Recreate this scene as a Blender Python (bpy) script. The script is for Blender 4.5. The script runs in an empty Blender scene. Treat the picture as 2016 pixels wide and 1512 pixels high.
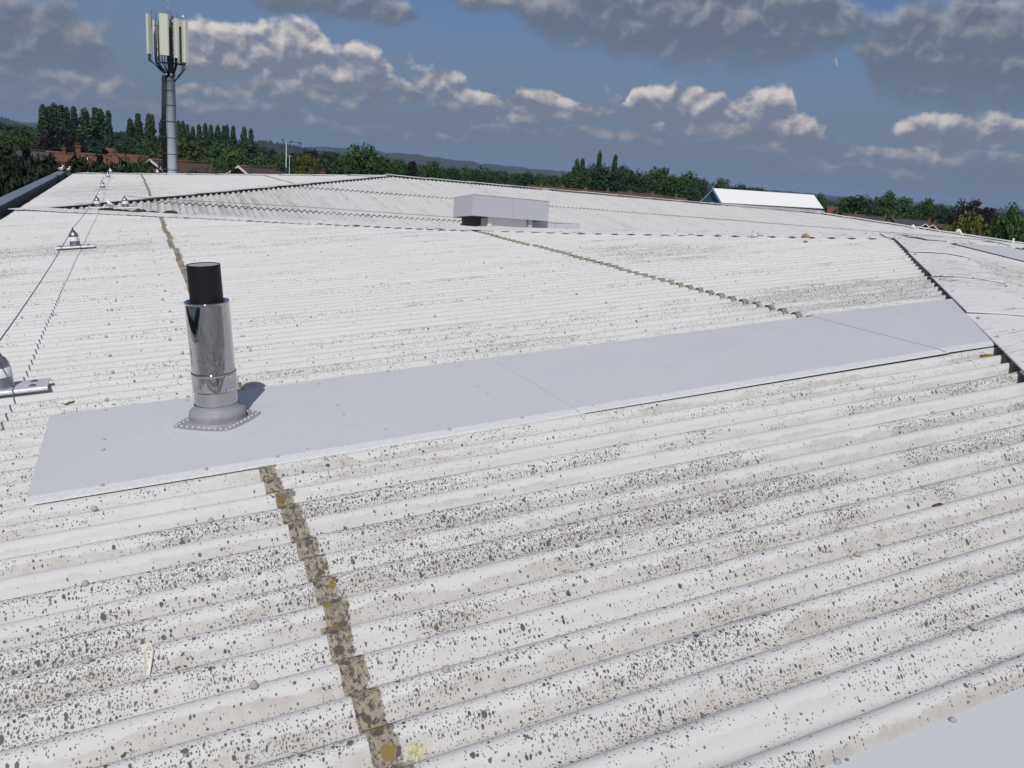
import bpy, bmesh, math, random
import numpy as np
from mathutils import Vector, Matrix
random.seed(7); rng = np.random.default_rng(7)
C = bpy.context.scene.collection
SC = bpy.context.scene
R_ = math.radians

# ------------------------------------------------------------------ camera
W, H, FPX = 2016.0, 1512.0, 1631.8
CR = Vector((0.90968029, -0.40756482, 0.07982909))
CU = Vector((0.03084747, 0.25799246, 0.96565435))
CF = Vector((0.41416205, 0.87597421, -0.247263))
cam_d = bpy.data.cameras.new('camera'); cam = bpy.data.objects.new('camera', cam_d); C.objects.link(cam)
cam_d.sensor_fit = 'HORIZONTAL'; cam_d.sensor_width = 36.0; cam_d.lens = FPX / W * 36.0
cam_d.clip_start = 0.05; cam_d.clip_end = 20000
cam.matrix_world = Matrix(((CR.x, CU.x, -CF.x, 0), (CR.y, CU.y, -CF.y, 0), (CR.z, CU.z, -CF.z, 0), (0, 0, 0, 1)))
SC.camera = cam

# surveying helpers: turn a direction seen in the photograph into a real place
def ray(x, y): return CF + CR * ((x - W / 2) / FPX) + CU * ((H / 2 - y) / FPX)
def at(x, y, D):                     # the point at plan distance D
    d = ray(x, y); return d * (D / math.hypot(d.x, d.y))
def onplane(x, y, n, c):
    d = ray(x, y); return d * (c / d.dot(n))
def azel(x, y):
    d = ray(x, y).normalized(); return math.atan2(d.x, d.y), math.asin(d.z)

# ------------------------------------------------------------------ exposure, world, sun
SC.view_settings.view_transform = 'Standard'; SC.view_settings.look = 'None'
SC.view_settings.gamma = 1.0; SC.view_settings.use_curve_mapping = False
SC.view_settings.exposure = -0.22
SUN_AZ, SUN_EL = R_(208), R_(49.5)
SKY_STRENGTH = 0.05

class NT:
    """small node-tree helper"""
    def __init__(s, tree): s.t = tree; s.n = tree.nodes; s.l = tree.links
    def new(s, typ, **kw):
        nd = s.n.new(typ)
        for k, v in kw.items(): setattr(nd, k, v)
        return nd
    def put(s, sock, v):
        if v is None: return
        if hasattr(v, 'is_linked') or hasattr(v, 'links'): s.l.new(v, sock)
        else: sock.default_value = v
    def m(s, op, a, b=None, c=None, clamp=False):
        nd = s.n.new('ShaderNodeMath'); nd.operation = op; nd.use_clamp = clamp
        s.put(nd.inputs[0], a); s.put(nd.inputs[1], b); s.put(nd.inputs[2], c)
        return nd.outputs[0]
    def v(s, op, a, b=None, c=None):
        nd = s.n.new('ShaderNodeVectorMath'); nd.operation = op
        s.put(nd.inputs[0], a); s.put(nd.inputs[1], b); s.put(nd.inputs[2], c)
        return nd.outputs['Value'] if op in ('LENGTH', 'DOT_PRODUCT', 'DISTANCE') else nd.outputs['Vector']
    def comb(s, x, y, z=0.0):
        nd = s.n.new('ShaderNodeCombineXYZ'); s.put(nd.inputs[0], x); s.put(nd.inputs[1], y); s.put(nd.inputs[2], z); return nd.outputs[0]
    def sep(s, v):
        nd = s.n.new('ShaderNodeSeparateXYZ'); s.l.new(v, nd.inputs[0]); return nd.outputs
    def noise(s, vec, scale, detail=3, rough=0.5, dim='3D', dist=0.0, col=False):
        nd = s.n.new('ShaderNodeTexNoise'); nd.noise_dimensions = dim
        s.put(nd.inputs['Vector'], vec); nd.inputs['Scale'].default_value = scale
        nd.inputs['Detail'].default_value = detail; nd.inputs['Roughness'].default_value = rough
        nd.inputs['Distortion'].default_value = dist
        return nd.outputs['Color'] if col else nd.outputs['Fac']
    def voro(s, vec, scale, dim='2D', rnd=1.0):
        nd = s.n.new('ShaderNodeTexVoronoi'); nd.voronoi_dimensions = dim
        s.put(nd.inputs['Vector'], vec); nd.inputs['Scale'].default_value = scale; nd.inputs['Randomness'].default_value = rnd
        return nd.outputs['Distance'], nd.outputs['Color']
    def step(s, x, a, b):            # smoothstep a..b -> 0..1
        nd = s.n.new('ShaderNodeMapRange'); nd.interpolation_type = 'SMOOTHSTEP'
        s.put(nd.inputs[0], x); s.put(nd.inputs[1], a); s.put(nd.inputs[2], b)
        nd.inputs[3].default_value = 0; nd.inputs[4].default_value = 1; return nd.outputs[0]
    def mix(s, f, a, b, blend='MIX'):
        nd = s.n.new('ShaderNodeMix'); nd.data_type = 'RGBA'; nd.blend_type = blend
        s.put(nd.inputs[0], f)
        for i, q in ((6, a), (7, b)):
            s.put(nd.inputs[i], (*q, 1.0) if isinstance(q, tuple) and len(q) == 3 else q)
        return nd.outputs[2]

# cumulus decks seen in the photograph, far deck first: (centre x, centre y, half width, half height, weight) in each deck
DECKS = [
 [(500, 216, 90, 13, .7), (300, 205, 120, 16, .7), (640, 243, 55, 13, .7), (1000, 262, 90, 10, .55), (1250, 268, 170, 12, .7), (1500, 285, 120, 10, .6), (1700, 338, 170, 12, .6), (800, 262, 110, 10, .55), (130, 190, 160, 18, .7), (1950, 320, 120, 14, .7)],
 [(580, 182, 150, 22, .95), (760, 184, 80, 20, .95), (870, 196, 50, 16, .9), (430, 186, 90, 18, .8), (960, 218, 38, 26, 1.0), (1032, 244, 40, 22, .95), (1130, 232, 50, 14, .7), (1545, 250, 62, 32, 1.05), (1460, 262, 70, 18, .8), (1760, 303, 90, 20, .85), (1380, 258, 90, 14, .7), (120, 160, 140, 24, .75)],
 [(400, 95, 62, 58, 1.15), (480, 112, 110, 50, 1.1), (565, 105, 85, 62, 1.25), (645, 128, 70, 42, 1.15), (737, 138, 50, 44, 1.15), (873, 162, 52, 32, 1.0), (1080, 208, 96, 32, 1.2), (1040, 198, 40, 24, 1.1), (1100, 196, 40, 26, 1.2), (955, 214, 34, 26, 1.1), (1160, 224, 50, 18, .8), (1330, 216, 116, 34, 1.3), (1262, 210, 46, 28, 1.2), (1300, 206, 40, 24, 1.2), (1352, 200, 44, 34, 1.3), (1410, 222, 50, 30, 1.2), (1508, 204, 54, 42, 1.1), (1535, 238, 60, 34, 1.1), (1870, 260, 110, 36, 1.15), (1955, 256, 90, 32, 1.15), (2090, 262, 90, 34, 1.0)],
 [(20, 66, 190, 82, 1.35), (140, 74, 72, 58, 1.2), (660, 10, 160, 34, 1.0), (1010, 0, 140, 34, .8), (1310, 48, 290, 72, 1.35), (1520, 24, 200, 78, 1.25), (1930, 92, 200, 118, 1.35), (1800, 120, 110, 60, 1.0)],
]
w = bpy.data.worlds.new('World'); SC.world = w; w.use_nodes = True
T = NT(w.node_tree)
for nd in list(T.n): T.n.remove(nd)
A0, A1, E0, E1 = -.45, 1.25, -.05, .60
tc = T.new('ShaderNodeTexCoord'); d = T.sep(T.v('NORMALIZE', tc.outputs['Generated']))
az = T.m('ARCTAN2', d[0], d[1]); el = T.m('ARCSINE', d[2]); p0 = T.comb(az, T.m('MULTIPLY', el, 1.25), 0)
NS_ = 30.0
fb = T.noise(p0, NS_, 7, .55, '2D', .2); fbs = T.noise(p0, NS_, 3.2, .5, '2D', .2); fbu = T.noise(T.v('ADD', p0, (-.005, .011, 0)), NS_, 3.2, .5, '2D', .2)
big = T.noise(p0, 9.0, 2, .5, '2D')
relief = T.m('ADD', T.m('MULTIPLY', T.m('SUBTRACT', fbs, fbu), 2.0), T.m('MULTIPLY', T.m('SUBTRACT', fb, fbs), 1.0))
K = 1 / SKY_STRENGTH
sky = T.new('ShaderNodeTexSky', sky_type='NISHITA'); sky.sun_disc = False
sky.sun_elevation = SUN_EL; sky.sun_rotation = SUN_AZ; sky.altitude = 50; sky.air_density = 1.0; sky.dust_density = 1.0; sky.ozone_density = 3.0
hazc = (.170 * K, .214 * K, .305 * K)                           # the air and distant cloud low over the downs
skc = T.mix(1.0, sky.outputs[0], (1.02, 1.20, 1.54), 'MULTIPLY')
lowf = T.step(el, .235, .015)
col = T.mix(T.m('MULTIPLY', lowf, .9), skc, hazc)
wp_ = T.sep(T.noise(p0, 17.0, 3, .55, '2D', col=True))
azw = T.m('MULTIPLY_ADD', T.m('SUBTRACT', wp_[0], .5), .05, az); elw = T.m('MULTIPLY_ADD', T.m('SUBTRACT', wp_[1], .5), .030, el)
azn = T.m('MULTIPLY', T.m('SUBTRACT', azw, A0), 1 / (A1 - A0), clamp=True); eln = T.m('MULTIPLY', T.m('SUBTRACT', elw, E0), 1 / (E1 - E0)); azv = T.comb(azn, azn, azn)
def over(col, F, t, dark, bright, soft, gain):
    """one cloud deck laid over what is behind it; t runs 0 at the base to 1 at the crown"""
    f = T.m('ADD', T.m('ADD', F, .08), T.m('MULTIPLY', T.m('SUBTRACT', fb, .5), 1.5))
    dens = T.m('MULTIPLY', T.step(f, .08, .08 + soft), T.step(t, -.45, .25))
    lit = T.step(T.m('ADD', T.m('ADD', relief, T.m('MULTIPLY', T.m('SUBTRACT', t, .33), .60)), T.m('MULTIPLY', T.m('SUBTRACT', .75, f), .20)), -.22, gain)
    cc = T.mix(lit, tuple(x * K for x in dark), tuple(x * K for x in bright))
    cc = T.mix(T.m('MULTIPLY', lowf, .52), cc, T.mix(lit, hazc, (.40 * K, .38 * K, .385 * K)))
    return T.mix(T.m('MULTIPLY', dens, .95), col, cc)
for li, deck in enumerate(DECKS):
    ag = np.linspace(A0, A1, 81); top = np.full(81, np.nan); bas = np.full(81, np.nan); wt_ = np.zeros(81)
    for (cx, cy, rx, ry, wt) in deck:
        th = np.linspace(0, math.pi, 41); up = sorted(azel(cx + rx * math.cos(a), cy - ry * math.sin(a) ** .8 + rx * math.cos(a) * .103) for a in th); dn = sorted(azel(cx + rx * math.cos(a), cy + .85 * ry * math.sin(a) ** .5 + rx * math.cos(a) * .103) for a in th)
        tu = np.interp(ag, [q[0] for q in up], [q[1] for q in up], np.nan, np.nan); td = np.interp(ag, [q[0] for q in dn], [q[1] for q in dn], np.nan, np.nan)
        top = np.fmax(top, tu); bas = np.fmin(bas, td); wt_ = np.fmax(wt_, np.where(np.isnan(tu), 0, wt * np.clip(1.3 * np.sqrt(np.clip(1 - ((ag - azel(cx, cy)[0]) / max(1e-4, up[-1][0] - azel(cx, cy)[0])) ** 2, 0, 1)), 0, 1)))
    ok = ~np.isnan(top); top = np.interp(ag, ag[ok], top[ok]); bas = np.interp(ag, ag[ok], bas[ok])
    cv = T.new('ShaderNodeRGBCurve'); cm = cv.mapping; cm.use_clip = False
    for ch, arr in enumerate(((top - E0) / (E1 - E0), (bas - E0) / (E1 - E0), wt_ * .6)):
        c_ = cm.curves[ch]
        c_.points[0].location = (0, float(arr[0])); c_.points[1].location = (1, float(arr[-1]))
        for a_, v_ in zip((ag - A0) / (A1 - A0), arr):
            if 0 < a_ < 1: q_ = c_.points.new(float(a_), float(v_)); q_.handle_type = 'VECTOR'
    cm.update(); T.l.new(azv, cv.inputs['Color'])
    o = T.sep(cv.outputs[0])
    t_ = T.m('DIVIDE', T.m('SUBTRACT', eln, o[1]), T.m('MAXIMUM', T.m('SUBTRACT', o[0], o[1]), .004))
    F = T.m('MINIMUM', T.m('MINIMUM', T.m('MULTIPLY', T.m('SUBTRACT', 1.12, t_), 2.2), T.m('MULTIPLY', T.m('ADD', t_, .35), 2.2)), 1.0)
    F = T.m('SUBTRACT', T.m('MULTIPLY', T.m('MAXIMUM', F, -1.0), T.m('MULTIPLY', o[2], 1 / .6)), T.m('MULTIPLY', T.m('LESS_THAN', o[2], .01), 1.0))
    dark, bright, soft, gain = [((.20, .235, .31), (.36, .37, .41), .9, .8), ((.205, .235, .31), (.62, .58, .56), .8, .78), ((.235, .255, .325), (.98, .89, .84), .60, .74), ((.155, .185, .255), (.46, .46, .49), 1.0, 1.05)][li]
    col = over(col, F, t_, dark, bright, soft, gain)
# the same kind of broken cumulus all round the sky outside the frame
ac, ec = azel(1008, 300)
dd = T.m('ABSOLUTE', T.m('SUBTRACT', az, ac))
outm = T.m('MAXIMUM', T.step(dd, .66, .9), T.step(el, .34, .5))
gF = T.m('SUBTRACT', T.m('MULTIPLY', T.m('SUBTRACT', T.noise(T.v('MULTIPLY', T.v('NORMALIZE', tc.outputs['Generated']), (1, 1, 2)), 2.2, 2, .5), .40), 5.0), T.m('MULTIPLY', T.m('SUBTRACT', 1.0, outm), 3.0))
col = over(col, gF, .5, (.14, .155, .225), (.60, .56, .55), .4, .8)
bg = T.new('ShaderNodeBackground'); T.l.new(col, bg.inputs[0]); bg.inputs[1].default_value = SKY_STRENGTH
wo = T.new('ShaderNodeOutputWorld'); T.l.new(bg.outputs[0], wo.inputs[0])
w.cycles.sampling_method = 'MANUAL'; w.cycles.sample_map_resolution = 512

sd = bpy.data.lights.new('sun', 'SUN'); sun = bpy.data.objects.new('sun', sd); C.objects.link(sun)
sd.energy = 3.9; sd.angle = R_(.53); sd.color = (1.0, .968, .92)
sv = Vector((math.sin(SUN_AZ) * math.cos(SUN_EL), math.cos(SUN_AZ) * math.cos(SUN_EL), math.sin(SUN_EL)))
sun.rotation_euler = sv.to_track_quat('Z', 'Y').to_euler(); sun.location = sv * 50
SC.cycles.max_bounces = 6; SC.cycles.volume_bounces = 0; SC.cycles.transparent_max_bounces = 8

# ------------------------------------------------------------------ object helpers
def tag(o, label=None, cat=None, group=None, kind=None):
    for k, v in (('label', label), ('category', cat), ('group', group), ('kind', kind)):
        if v: o[k] = v
    return o
def empty(name, loc, label, cat, group=None):
    o = bpy.data.objects.new(name, None); C.objects.link(o); o.location = loc; o.empty_display_size = .2
    return tag(o, label, cat, group)
def link(name, me, parent=None):
    """a mesh whose vertices are world coordinates"""
    o = bpy.data.objects.new(name, me); C.objects.link(o)
    if parent:
        o.parent = parent
        root = parent
        off = Vector(root.location)
        while root.parent: root = root.parent; off = Vector(root.location)
        if parent.parent is None: o.matrix_parent_inverse = Matrix.Translation(-off)
    return o
def local(name, me, parent, loc=(0, 0, 0), rot=(0, 0, 0)):
    o = bpy.data.objects.new(name, me); C.objects.link(o); o.parent = parent; o.location = loc; o.rotation_euler = rot
    return o
def mesh(name, verts, faces, mat, smooth=False):
    me = bpy.data.meshes.new(name); me.from_pydata([tuple(v) for v in verts], [], faces); me.materials.append(mat)
    if smooth: me.polygons.foreach_set('use_smooth', [True] * len(me.polygons))
    me.update(); return me
class MB:
    """collects shapes and builds them as one mesh"""
    def __init__(s): s.v = []; s.f = []; s.sm = []
    def add(s, vs, fs, smooth=False):
        o = len(s.v); s.v += [Vector(v) for v in vs]; s.f += [tuple(i + o for i in f) for f in fs]; s.sm += [smooth] * len(fs); return s
    def box(s, c, sx, sy, sz, ex=None, ey=None, ez=None):
        ex = ex or Vector((1, 0, 0)); ey = ey or Vector((0, 1, 0)); ez = ez or Vector((0, 0, 1)); c = Vector(c)
        vs = [c + ex * (sx / 2 * i) + ey * (sy / 2 * j) + ez * (sz / 2 * k) for k in (-1, 1) for j in (-1, 1) for i in (-1, 1)]
        return s.add(vs, [(0, 2, 3, 1), (4, 5, 7, 6), (0, 1, 5, 4), (2, 6, 7, 3), (0, 4, 6, 2), (1, 3, 7, 5)])
    def slab(s, quad, th, n=None):
        q = [Vector(v) for v in quad]; n = n or (q[1] - q[0]).cross(q[2] - q[0]).normalized(); k = len(q)
        vs = q + [v - n * th for v in q]
        fs = [tuple(range(k)), tuple(range(2 * k - 1, k - 1, -1))] + [(i, i + k, (i + 1) % k + k, (i + 1) % k) for i in range(k)]
        return s.add(vs, fs)
    def lathe(s, base, axis, prof, n=20, cap=True, smooth=True):
        base = Vector(base); axis = Vector(axis).normalized()
        e1 = axis.cross(Vector((0, 1, 0)) if abs(axis.y) < .9 else Vector((1, 0, 0))).normalized(); e2 = axis.cross(e1)
        vs = []; fs = []
        for (r, h) in prof:
            vs += [base + axis * h + (e1 * math.cos(2 * math.pi * i / n) + e2 * math.sin(2 * math.pi * i / n)) * r for i in range(n)]
        for k in range(len(prof) - 1):
            fs += [(k * n + i, k * n + (i + 1) % n, (k + 1) * n + (i + 1) % n, (k + 1) * n + i) for i in range(n)]
        s.add(vs, fs, smooth)
        if cap:
            o = len(s.v) - len(vs)
            s.f += [tuple(o + i for i in range(n - 1, -1, -1)), tuple(o + (len(prof) - 1) * n + i for i in range(n))]; s.sm += [False, False]
        return s
    def tube(s, pts, r, n=6):
        pts = [Vector(p) for p in pts]; vs = []; fs = []
        for i, p in enumerate(pts):
            t = (pts[min(i + 1, len(pts) - 1)] - pts[max(i - 1, 0)]).normalized()
            e1 = t.cross(Vector((0, 0, 1)) if abs(t.z) < .9 else Vector((1, 0, 0))).normalized(); e2 = t.cross(e1)
            vs += [p + (e1 * math.cos(2 * math.pi * k / n) + e2 * math.sin(2 * math.pi * k / n)) * r for k in range(n)]
        for i in range(len(pts) - 1):
            fs += [(i * n + k, (i + 1) * n + k, (i + 1) * n + (k + 1) % n, i * n + (k + 1) % n) for k in range(n)]
        o = len(s.v); s.add(vs, fs, True)
        s.f += [tuple(o + k for k in range(n)), tuple(o + (len(pts) - 1) * n + k for k in range(n - 1, -1, -1))]; s.sm += [False, False]
        return s
    def me(s, name, mat):
        me = bpy.data.meshes.new(name); me.from_pydata([tuple(v) for v in s.v], [], s.f); me.materials.append(mat)
        me.polygons.foreach_set('use_smooth', s.sm); me.update()
        bm = bmesh.new(); bm.from_mesh(me); bmesh.ops.recalc_face_normals(bm, faces=bm.faces[:]); bm.to_mesh(me); bm.free()
        return me
    def build(s, name, mat, parent=None): return link(name, s.me(name, mat), parent)
NUM = ['first', 'second', 'third', 'fourth', 'fifth', 'sixth', 'seventh', 'eighth', 'ninth', 'tenth', 'eleventh', 'twelfth', 'thirteenth', 'fourteenth',
       'fifteenth', 'sixteenth', 'seventeenth', 'eighteenth', 'nineteenth', 'twentieth']

# ------------------------------------------------------------------ materials
def mat(name, col, rough=.7, metal=0.0, var=.12, scale=4.0, bump=0.0, bscale=40.0, spec=.4, coord='Object'):
    m = bpy.data.materials.new(name); m.use_nodes = True; t = NT(m.node_tree); b = t.n['Principled BSDF']
    tcn = t.new('ShaderNodeTexCoord'); vec = tcn.outputs[coord]
    n = t.noise(vec, scale, 5, .6)
    c = t.mix(1.0, (*col, 1.0), t.mix(n, (1 - var,) * 3, (1 + var,) * 3), 'MULTIPLY')
    t.l.new(c, b.inputs['Base Color']); b.inputs['Metallic'].default_value = metal
    b.inputs['Specular IOR Level'].default_value = spec
    t.put(b.inputs['Roughness'], t.m('ADD', t.m('MULTIPLY', t.noise(vec, scale * 3, 3), .2), rough - .1))
    if bump:
        bp = t.new('ShaderNodeBump'); bp.inputs['Strength'].default_value = bump; bp.inputs['Distance'].default_value = .01
        t.l.new(t.noise(vec, bscale, 4), bp.inputs['Height']); t.l.new(bp.outputs[0], b.inputs['Normal'])
    return m
PITCH = .146; VOFF = .05
def roof_mat():
    m = bpy.data.materials.new('painted_cement_sheet'); m.use_nodes = True; t = NT(m.node_tree); b = t.n['Principled BSDF']
    uvn = t.new('ShaderNodeUVMap', uv_map='uv'); uv = uvn.outputs[0]; s = t.sep(uv); u, v = s[0], s[1]
    en = t.new('ShaderNodeUVMap', uv_map='end'); e = t.sep(en.outputs[0]); de, st = e[0], e[1]
    oi = t.new('ShaderNodeObjectInfo'); rnd = oi.outputs['Random']
    vq = t.m('DIVIDE', t.m('SUBTRACT', v, VOFF), PITCH); ph = t.m('FRACT', vq); cid = t.m('FLOOR', vq)
    off = t.m('ABSOLUTE', t.m('SUBTRACT', ph, .5))                       # 0 on the crest, .5 in the trough
    south = t.m('SUBTRACT', .5, ph)                                      # >0 on the flank below the crest line
    wn = t.new('ShaderNodeTexWhiteNoise', noise_dimensions='1D'); t.l.new(cid, wn.inputs['W']); cr = wn.outputs['Value']
    uvd = t.v('MULTIPLY_ADD', t.v('SUBTRACT', t.noise(uv, 45, 2, .5, '2D', col=True), (.5, .5, .5)), (.007, .007, 0), uv)
    # base paint
    n1 = t.m('ADD', t.noise(t.v('MULTIPLY', uv, (.8, 3, 1)), 1.6, 5, .6, '2D'), t.m('MULTIPLY', t.step(v, 3.8, 7.0), .25))
    base = t.mix(n1, (.51, .515, .52), (.60, .605, .61))
    base = t.mix(t.m('MULTIPLY', rnd, .35), base, (.545, .54, .525))
    # grime lying in the troughs and low on the flanks
    gn = t.noise(t.v('MULTIPLY', uv, (1.6, 6, 1)), 2.6, 7, .68, '2D'); gf = t.noise(uv, 120, 3, .7, '2D')
    gw = t.m('MULTIPLY', t.m('SUBTRACT', gn, .5), .42)
    band = t.m('MAXIMUM', t.step(t.m('ADD', ph, gw), .315, .265), t.step(ph, .84, .9))
    g2 = t.noise(t.v('MULTIPLY', uv, (.9, 6.85, 1)), 1.0, 3, .6, '2D')
    gm = t.m('MULTIPLY', band, t.m('ADD', .34, t.m('MULTIPLY', t.step(t.m('ADD', g2, t.m('MULTIPLY', cr, .12)), .44, .64), .66)))
    gcol = t.mix(gf, (.31, .295, .285), (.53, .515, .50)); gcol = t.mix(t.step(t.noise(uvd, 14, 5, .65, '2D'), .45, .7), gcol, (.36, .325, .295))
    near = t.step(v, 5.2, 3.4); wob = t.step(t.noise(t.v('MULTIPLY', uv, (.35, .9, 1)), 1.0, 3, .6, '2D'), .45, .65)
    base = t.mix(t.m('MULTIPLY', gm, t.m('ADD', .10, t.m('MULTIPLY', t.m('MAXIMUM', near, t.m('MULTIPLY', wob, .22)), .58))), base, gcol)
    # thin weathered line along the trough
    ln = t.noise(t.v('MULTIPLY', uv, (.9, 9, 1)), 2.5, 4, .6, '2D')
    lm = t.m('MULTIPLY', t.m('MULTIPLY', t.step(ph, .68, .74), t.step(ph, .86, .80)), t.step(ln, .47, .60))
    lm2 = t.m('MULTIPLY', t.m('MULTIPLY', lm, t.step(t.noise(t.v('MULTIPLY', uvd, (.35, 1.4, 1)), 60, 4, .7, '2D'), .42, .56)), .8)
    base = t.mix(lm2, base, (.085, .085, .085))
    # lichen density: streaks along the sheets, some corrugations far worse than others
    d1 = t.noise(t.v('MULTIPLY', uv, (.55, 2.2, 1)), 1.1, 4, .6, '2D'); d2 = t.noise(t.v('MULTIPLY', uv, (1.6, 7, 1)), 1.3, 4, .65, '2D')
    den = t.m('ADD', t.m('MULTIPLY', t.step(d1, .38, .74), .60), t.m('MULTIPLY', t.step(d2, .45, .72), .75))
    den = t.m('MULTIPLY', den, t.m('ADD', .12, t.m('MULTIPLY', t.m('POWER', cr, 1.6), 1.55)))
    den = t.m('MULTIPLY', den, t.m('ADD', 1.0, t.m('MULTIPLY', t.step(v, 4.5, 2.8), .55)))
    den = t.m('MULTIPLY', den, t.m('ADD', .62, t.m('MULTIPLY', t.step(v, 6.5, 3.6), .38)))
    def patch(u0, v0, ru, rv, amt):                                    # a known worse patch of this roof
        q = t.v('MULTIPLY', t.v('SUBTRACT', uv, (u0, v0, 0)), (1 / ru, 1 / rv, 0)); return t.m('MULTIPLY', t.step(t.v('LENGTH', q), 1.0, .25), amt)
    boost = None
    for pq in ((5.7, 5.05, 1.9, .72, 1.9), (5.4, 8.0, 1.6, 1.0, .9), (-.9, 11.9, 2.0, .9, 1.5), (-1.6, 10.0, 1.2, .5, 1.5), (1.3, 2.0, 2.2, .9, .38), (4.2, 2.0, 1.6, .35, .5), (-.35, 2.25, .35, .18, .9), (3.0, 1.5, 1.5, .5, .45), (.1, 1.7, .6, .5, .4), (2.2, 5.0, 1.4, .5, .35), (-.6, 26.0, 2.4, 6.0, 1.0)):
        b_ = patch(*pq); boost = b_ if boost is None else t.m('MAXIMUM', boost, b_)
    streak = t.step(t.noise(t.v('MULTIPLY', uv, (.8, 6.85, 1)), 1.7, 3, .6, '2D'), .40, .62)
    den = t.m('ADD', den, t.m('MULTIPLY', boost, t.m('ADD', .25, t.m('MULTIPLY', streak, .75))))
    # near the shared gutter line it thins out on the wide bright bands
    def spots(scale, rmin, rmax, dens, pw=2.5):
        dist, colr = t.voro(uvd, scale); cs = t.new('ShaderNodeSeparateColor'); t.l.new(colr, cs.inputs[0])
        rad = t.m('ADD', rmin, t.m('MULTIPLY', t.m('POWER', cs.outputs[0], pw), rmax - rmin))
        on = t.m('LESS_THAN', cs.outputs[1], dens)
        return t.m('MULTIPLY', t.step(dist, rad, t.m('MULTIPLY', rad, .72)), on), cs.outputs[2]
    s1, r1 = spots(38, .10, .34, t.m('MULTIPLY', den, .28), 3.0)
    s2, r2 = spots(84, .12, .40, t.m('MULTIPLY', den, .78), 1.7)
    s3, r3 = spots(160, .18, .45, t.m('MULTIPLY', t.m('POWER', den, 1.2), .95), 1.2)
    # solid lichen mats where it is worst
    mt = t.noise(t.v('MULTIPLY', uvd, (.35, 1, 1)), 75, 4, .7, '2D')
    s4 = t.m('MULTIPLY', t.m('MULTIPLY', t.step(t.m('ADD', mt, t.m('MULTIPLY', t.m('MINIMUM', den, 1.0), .26)), .84, .93), .8), t.step(t.noise(uvd, 130, 4, .7, '2D'), .40, .52))
    sp = t.m('MAXIMUM', t.m('MAXIMUM', s1, s2), t.m('MAXIMUM', t.m('MULTIPLY', s3, .8), s4))
    lcol = t.mix(r1, (.036, .037, .038), (.088, .086, .082))
    base = t.mix(t.m('MULTIPLY', sp, .93), base, lcol)
    # unpainted, lichen-grown lap at the lower end of a sheet
    jit = t.m('ADD', .070, t.m('MULTIPLY', t.m('SUBTRACT', t.noise(uv, 34, 5, .7, '2D'), .5), .075))
    full = t.m('MULTIPLY', t.step(de, jit, t.m('SUBTRACT', jit, .008)), t.step(st, .70, .8))
    crest = t.m('MULTIPLY', t.m('MULTIPLY', t.step(de, t.m('MULTIPLY', jit, .85), t.m('MULTIPLY', jit, .6)), t.step(off, .34, .26)), t.m('MULTIPLY', t.step(st, .3, .4), t.step(st, .65, .6)))
    fade = t.noise(t.v('MULTIPLY', uv, (1, 1, 1)), 1.3, 2, .5, '2D')
    sm = t.m('MAXIMUM', full, t.m('MULTIPLY', crest, .9))
    a1 = t.noise(uvd, 75, 6, .74, '2D'); a2 = t.noise(t.v('MULTIPLY', uvd, (.6, 1, 1)), 24, 4, .65, '2D')
    sc = t.mix(t.step(a1, .40, .53), (.060, .054, .046), (.37, .325, .26))
    sc = t.mix(t.m('MULTIPLY', t.step(a2, .50, .62), t.step(t.noise(uvd, 170, 3, .7, '2D'), .4, .55)), sc, (.15, .14, .13))
    yd, yc = t.voro(t.v('MULTIPLY', uvd, (.7, 1, 1)), 24); ys = t.new('ShaderNodeSeparateColor'); t.l.new(yc, ys.inputs[0])
    yl = t.m('MULTIPLY', t.step(t.m('ADD', yd, t.m('MULTIPLY', a1, .3)), .5, .38), t.m('LESS_THAN', ys.outputs[0], .40))
    sc = t.mix(1.0, sc, (.86, .85, .82), 'MULTIPLY')
    sc = t.mix(yl, sc, t.mix(ys.outputs[1], (.125, .085, .018), (.22, .155, .035)))
    bl, bc = t.voro(t.v('MULTIPLY', uvd, (.6, 1, 1)), 42); bs = t.new('ShaderNodeSeparateColor'); t.l.new(bc, bs.inputs[0])
    sc = t.mix(t.m('MULTIPLY', t.step(bl, .42, .3), t.m('LESS_THAN', bs.outputs[0], .22)), sc, (.075, .065, .058))
    base = t.mix(t.m('MULTIPLY', sm, .95), base, sc)
    edge = t.m('MULTIPLY', t.m('MULTIPLY', t.step(st, .04, .08), t.step(st, .2, .12)), t.step(de, .05, .02))
    base = t.mix(t.m('MULTIPLY', edge, .8), base, (.16, .14, .12))
    t.l.new(base, b.inputs['Base Color']); b.inputs['Roughness'].default_value = .62; b.inputs['Specular IOR Level'].default_value = .3
    bp = t.new('ShaderNodeBump'); bp.inputs['Strength'].default_value = .5; bp.inputs['Distance'].default_value = .004
    hgt = t.m('ADD', t.m('MULTIPLY', gf, .25), t.m('ADD', t.m('MULTIPLY', sp, .35), t.m('MULTIPLY', t.m('MULTIPLY', sm, a1), 2.2)))
    t.l.new(hgt, bp.inputs['Height']); t.l.new(bp.outputs[0], b.inputs['Normal'])
    return m
M_roof = roof_mat()
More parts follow.
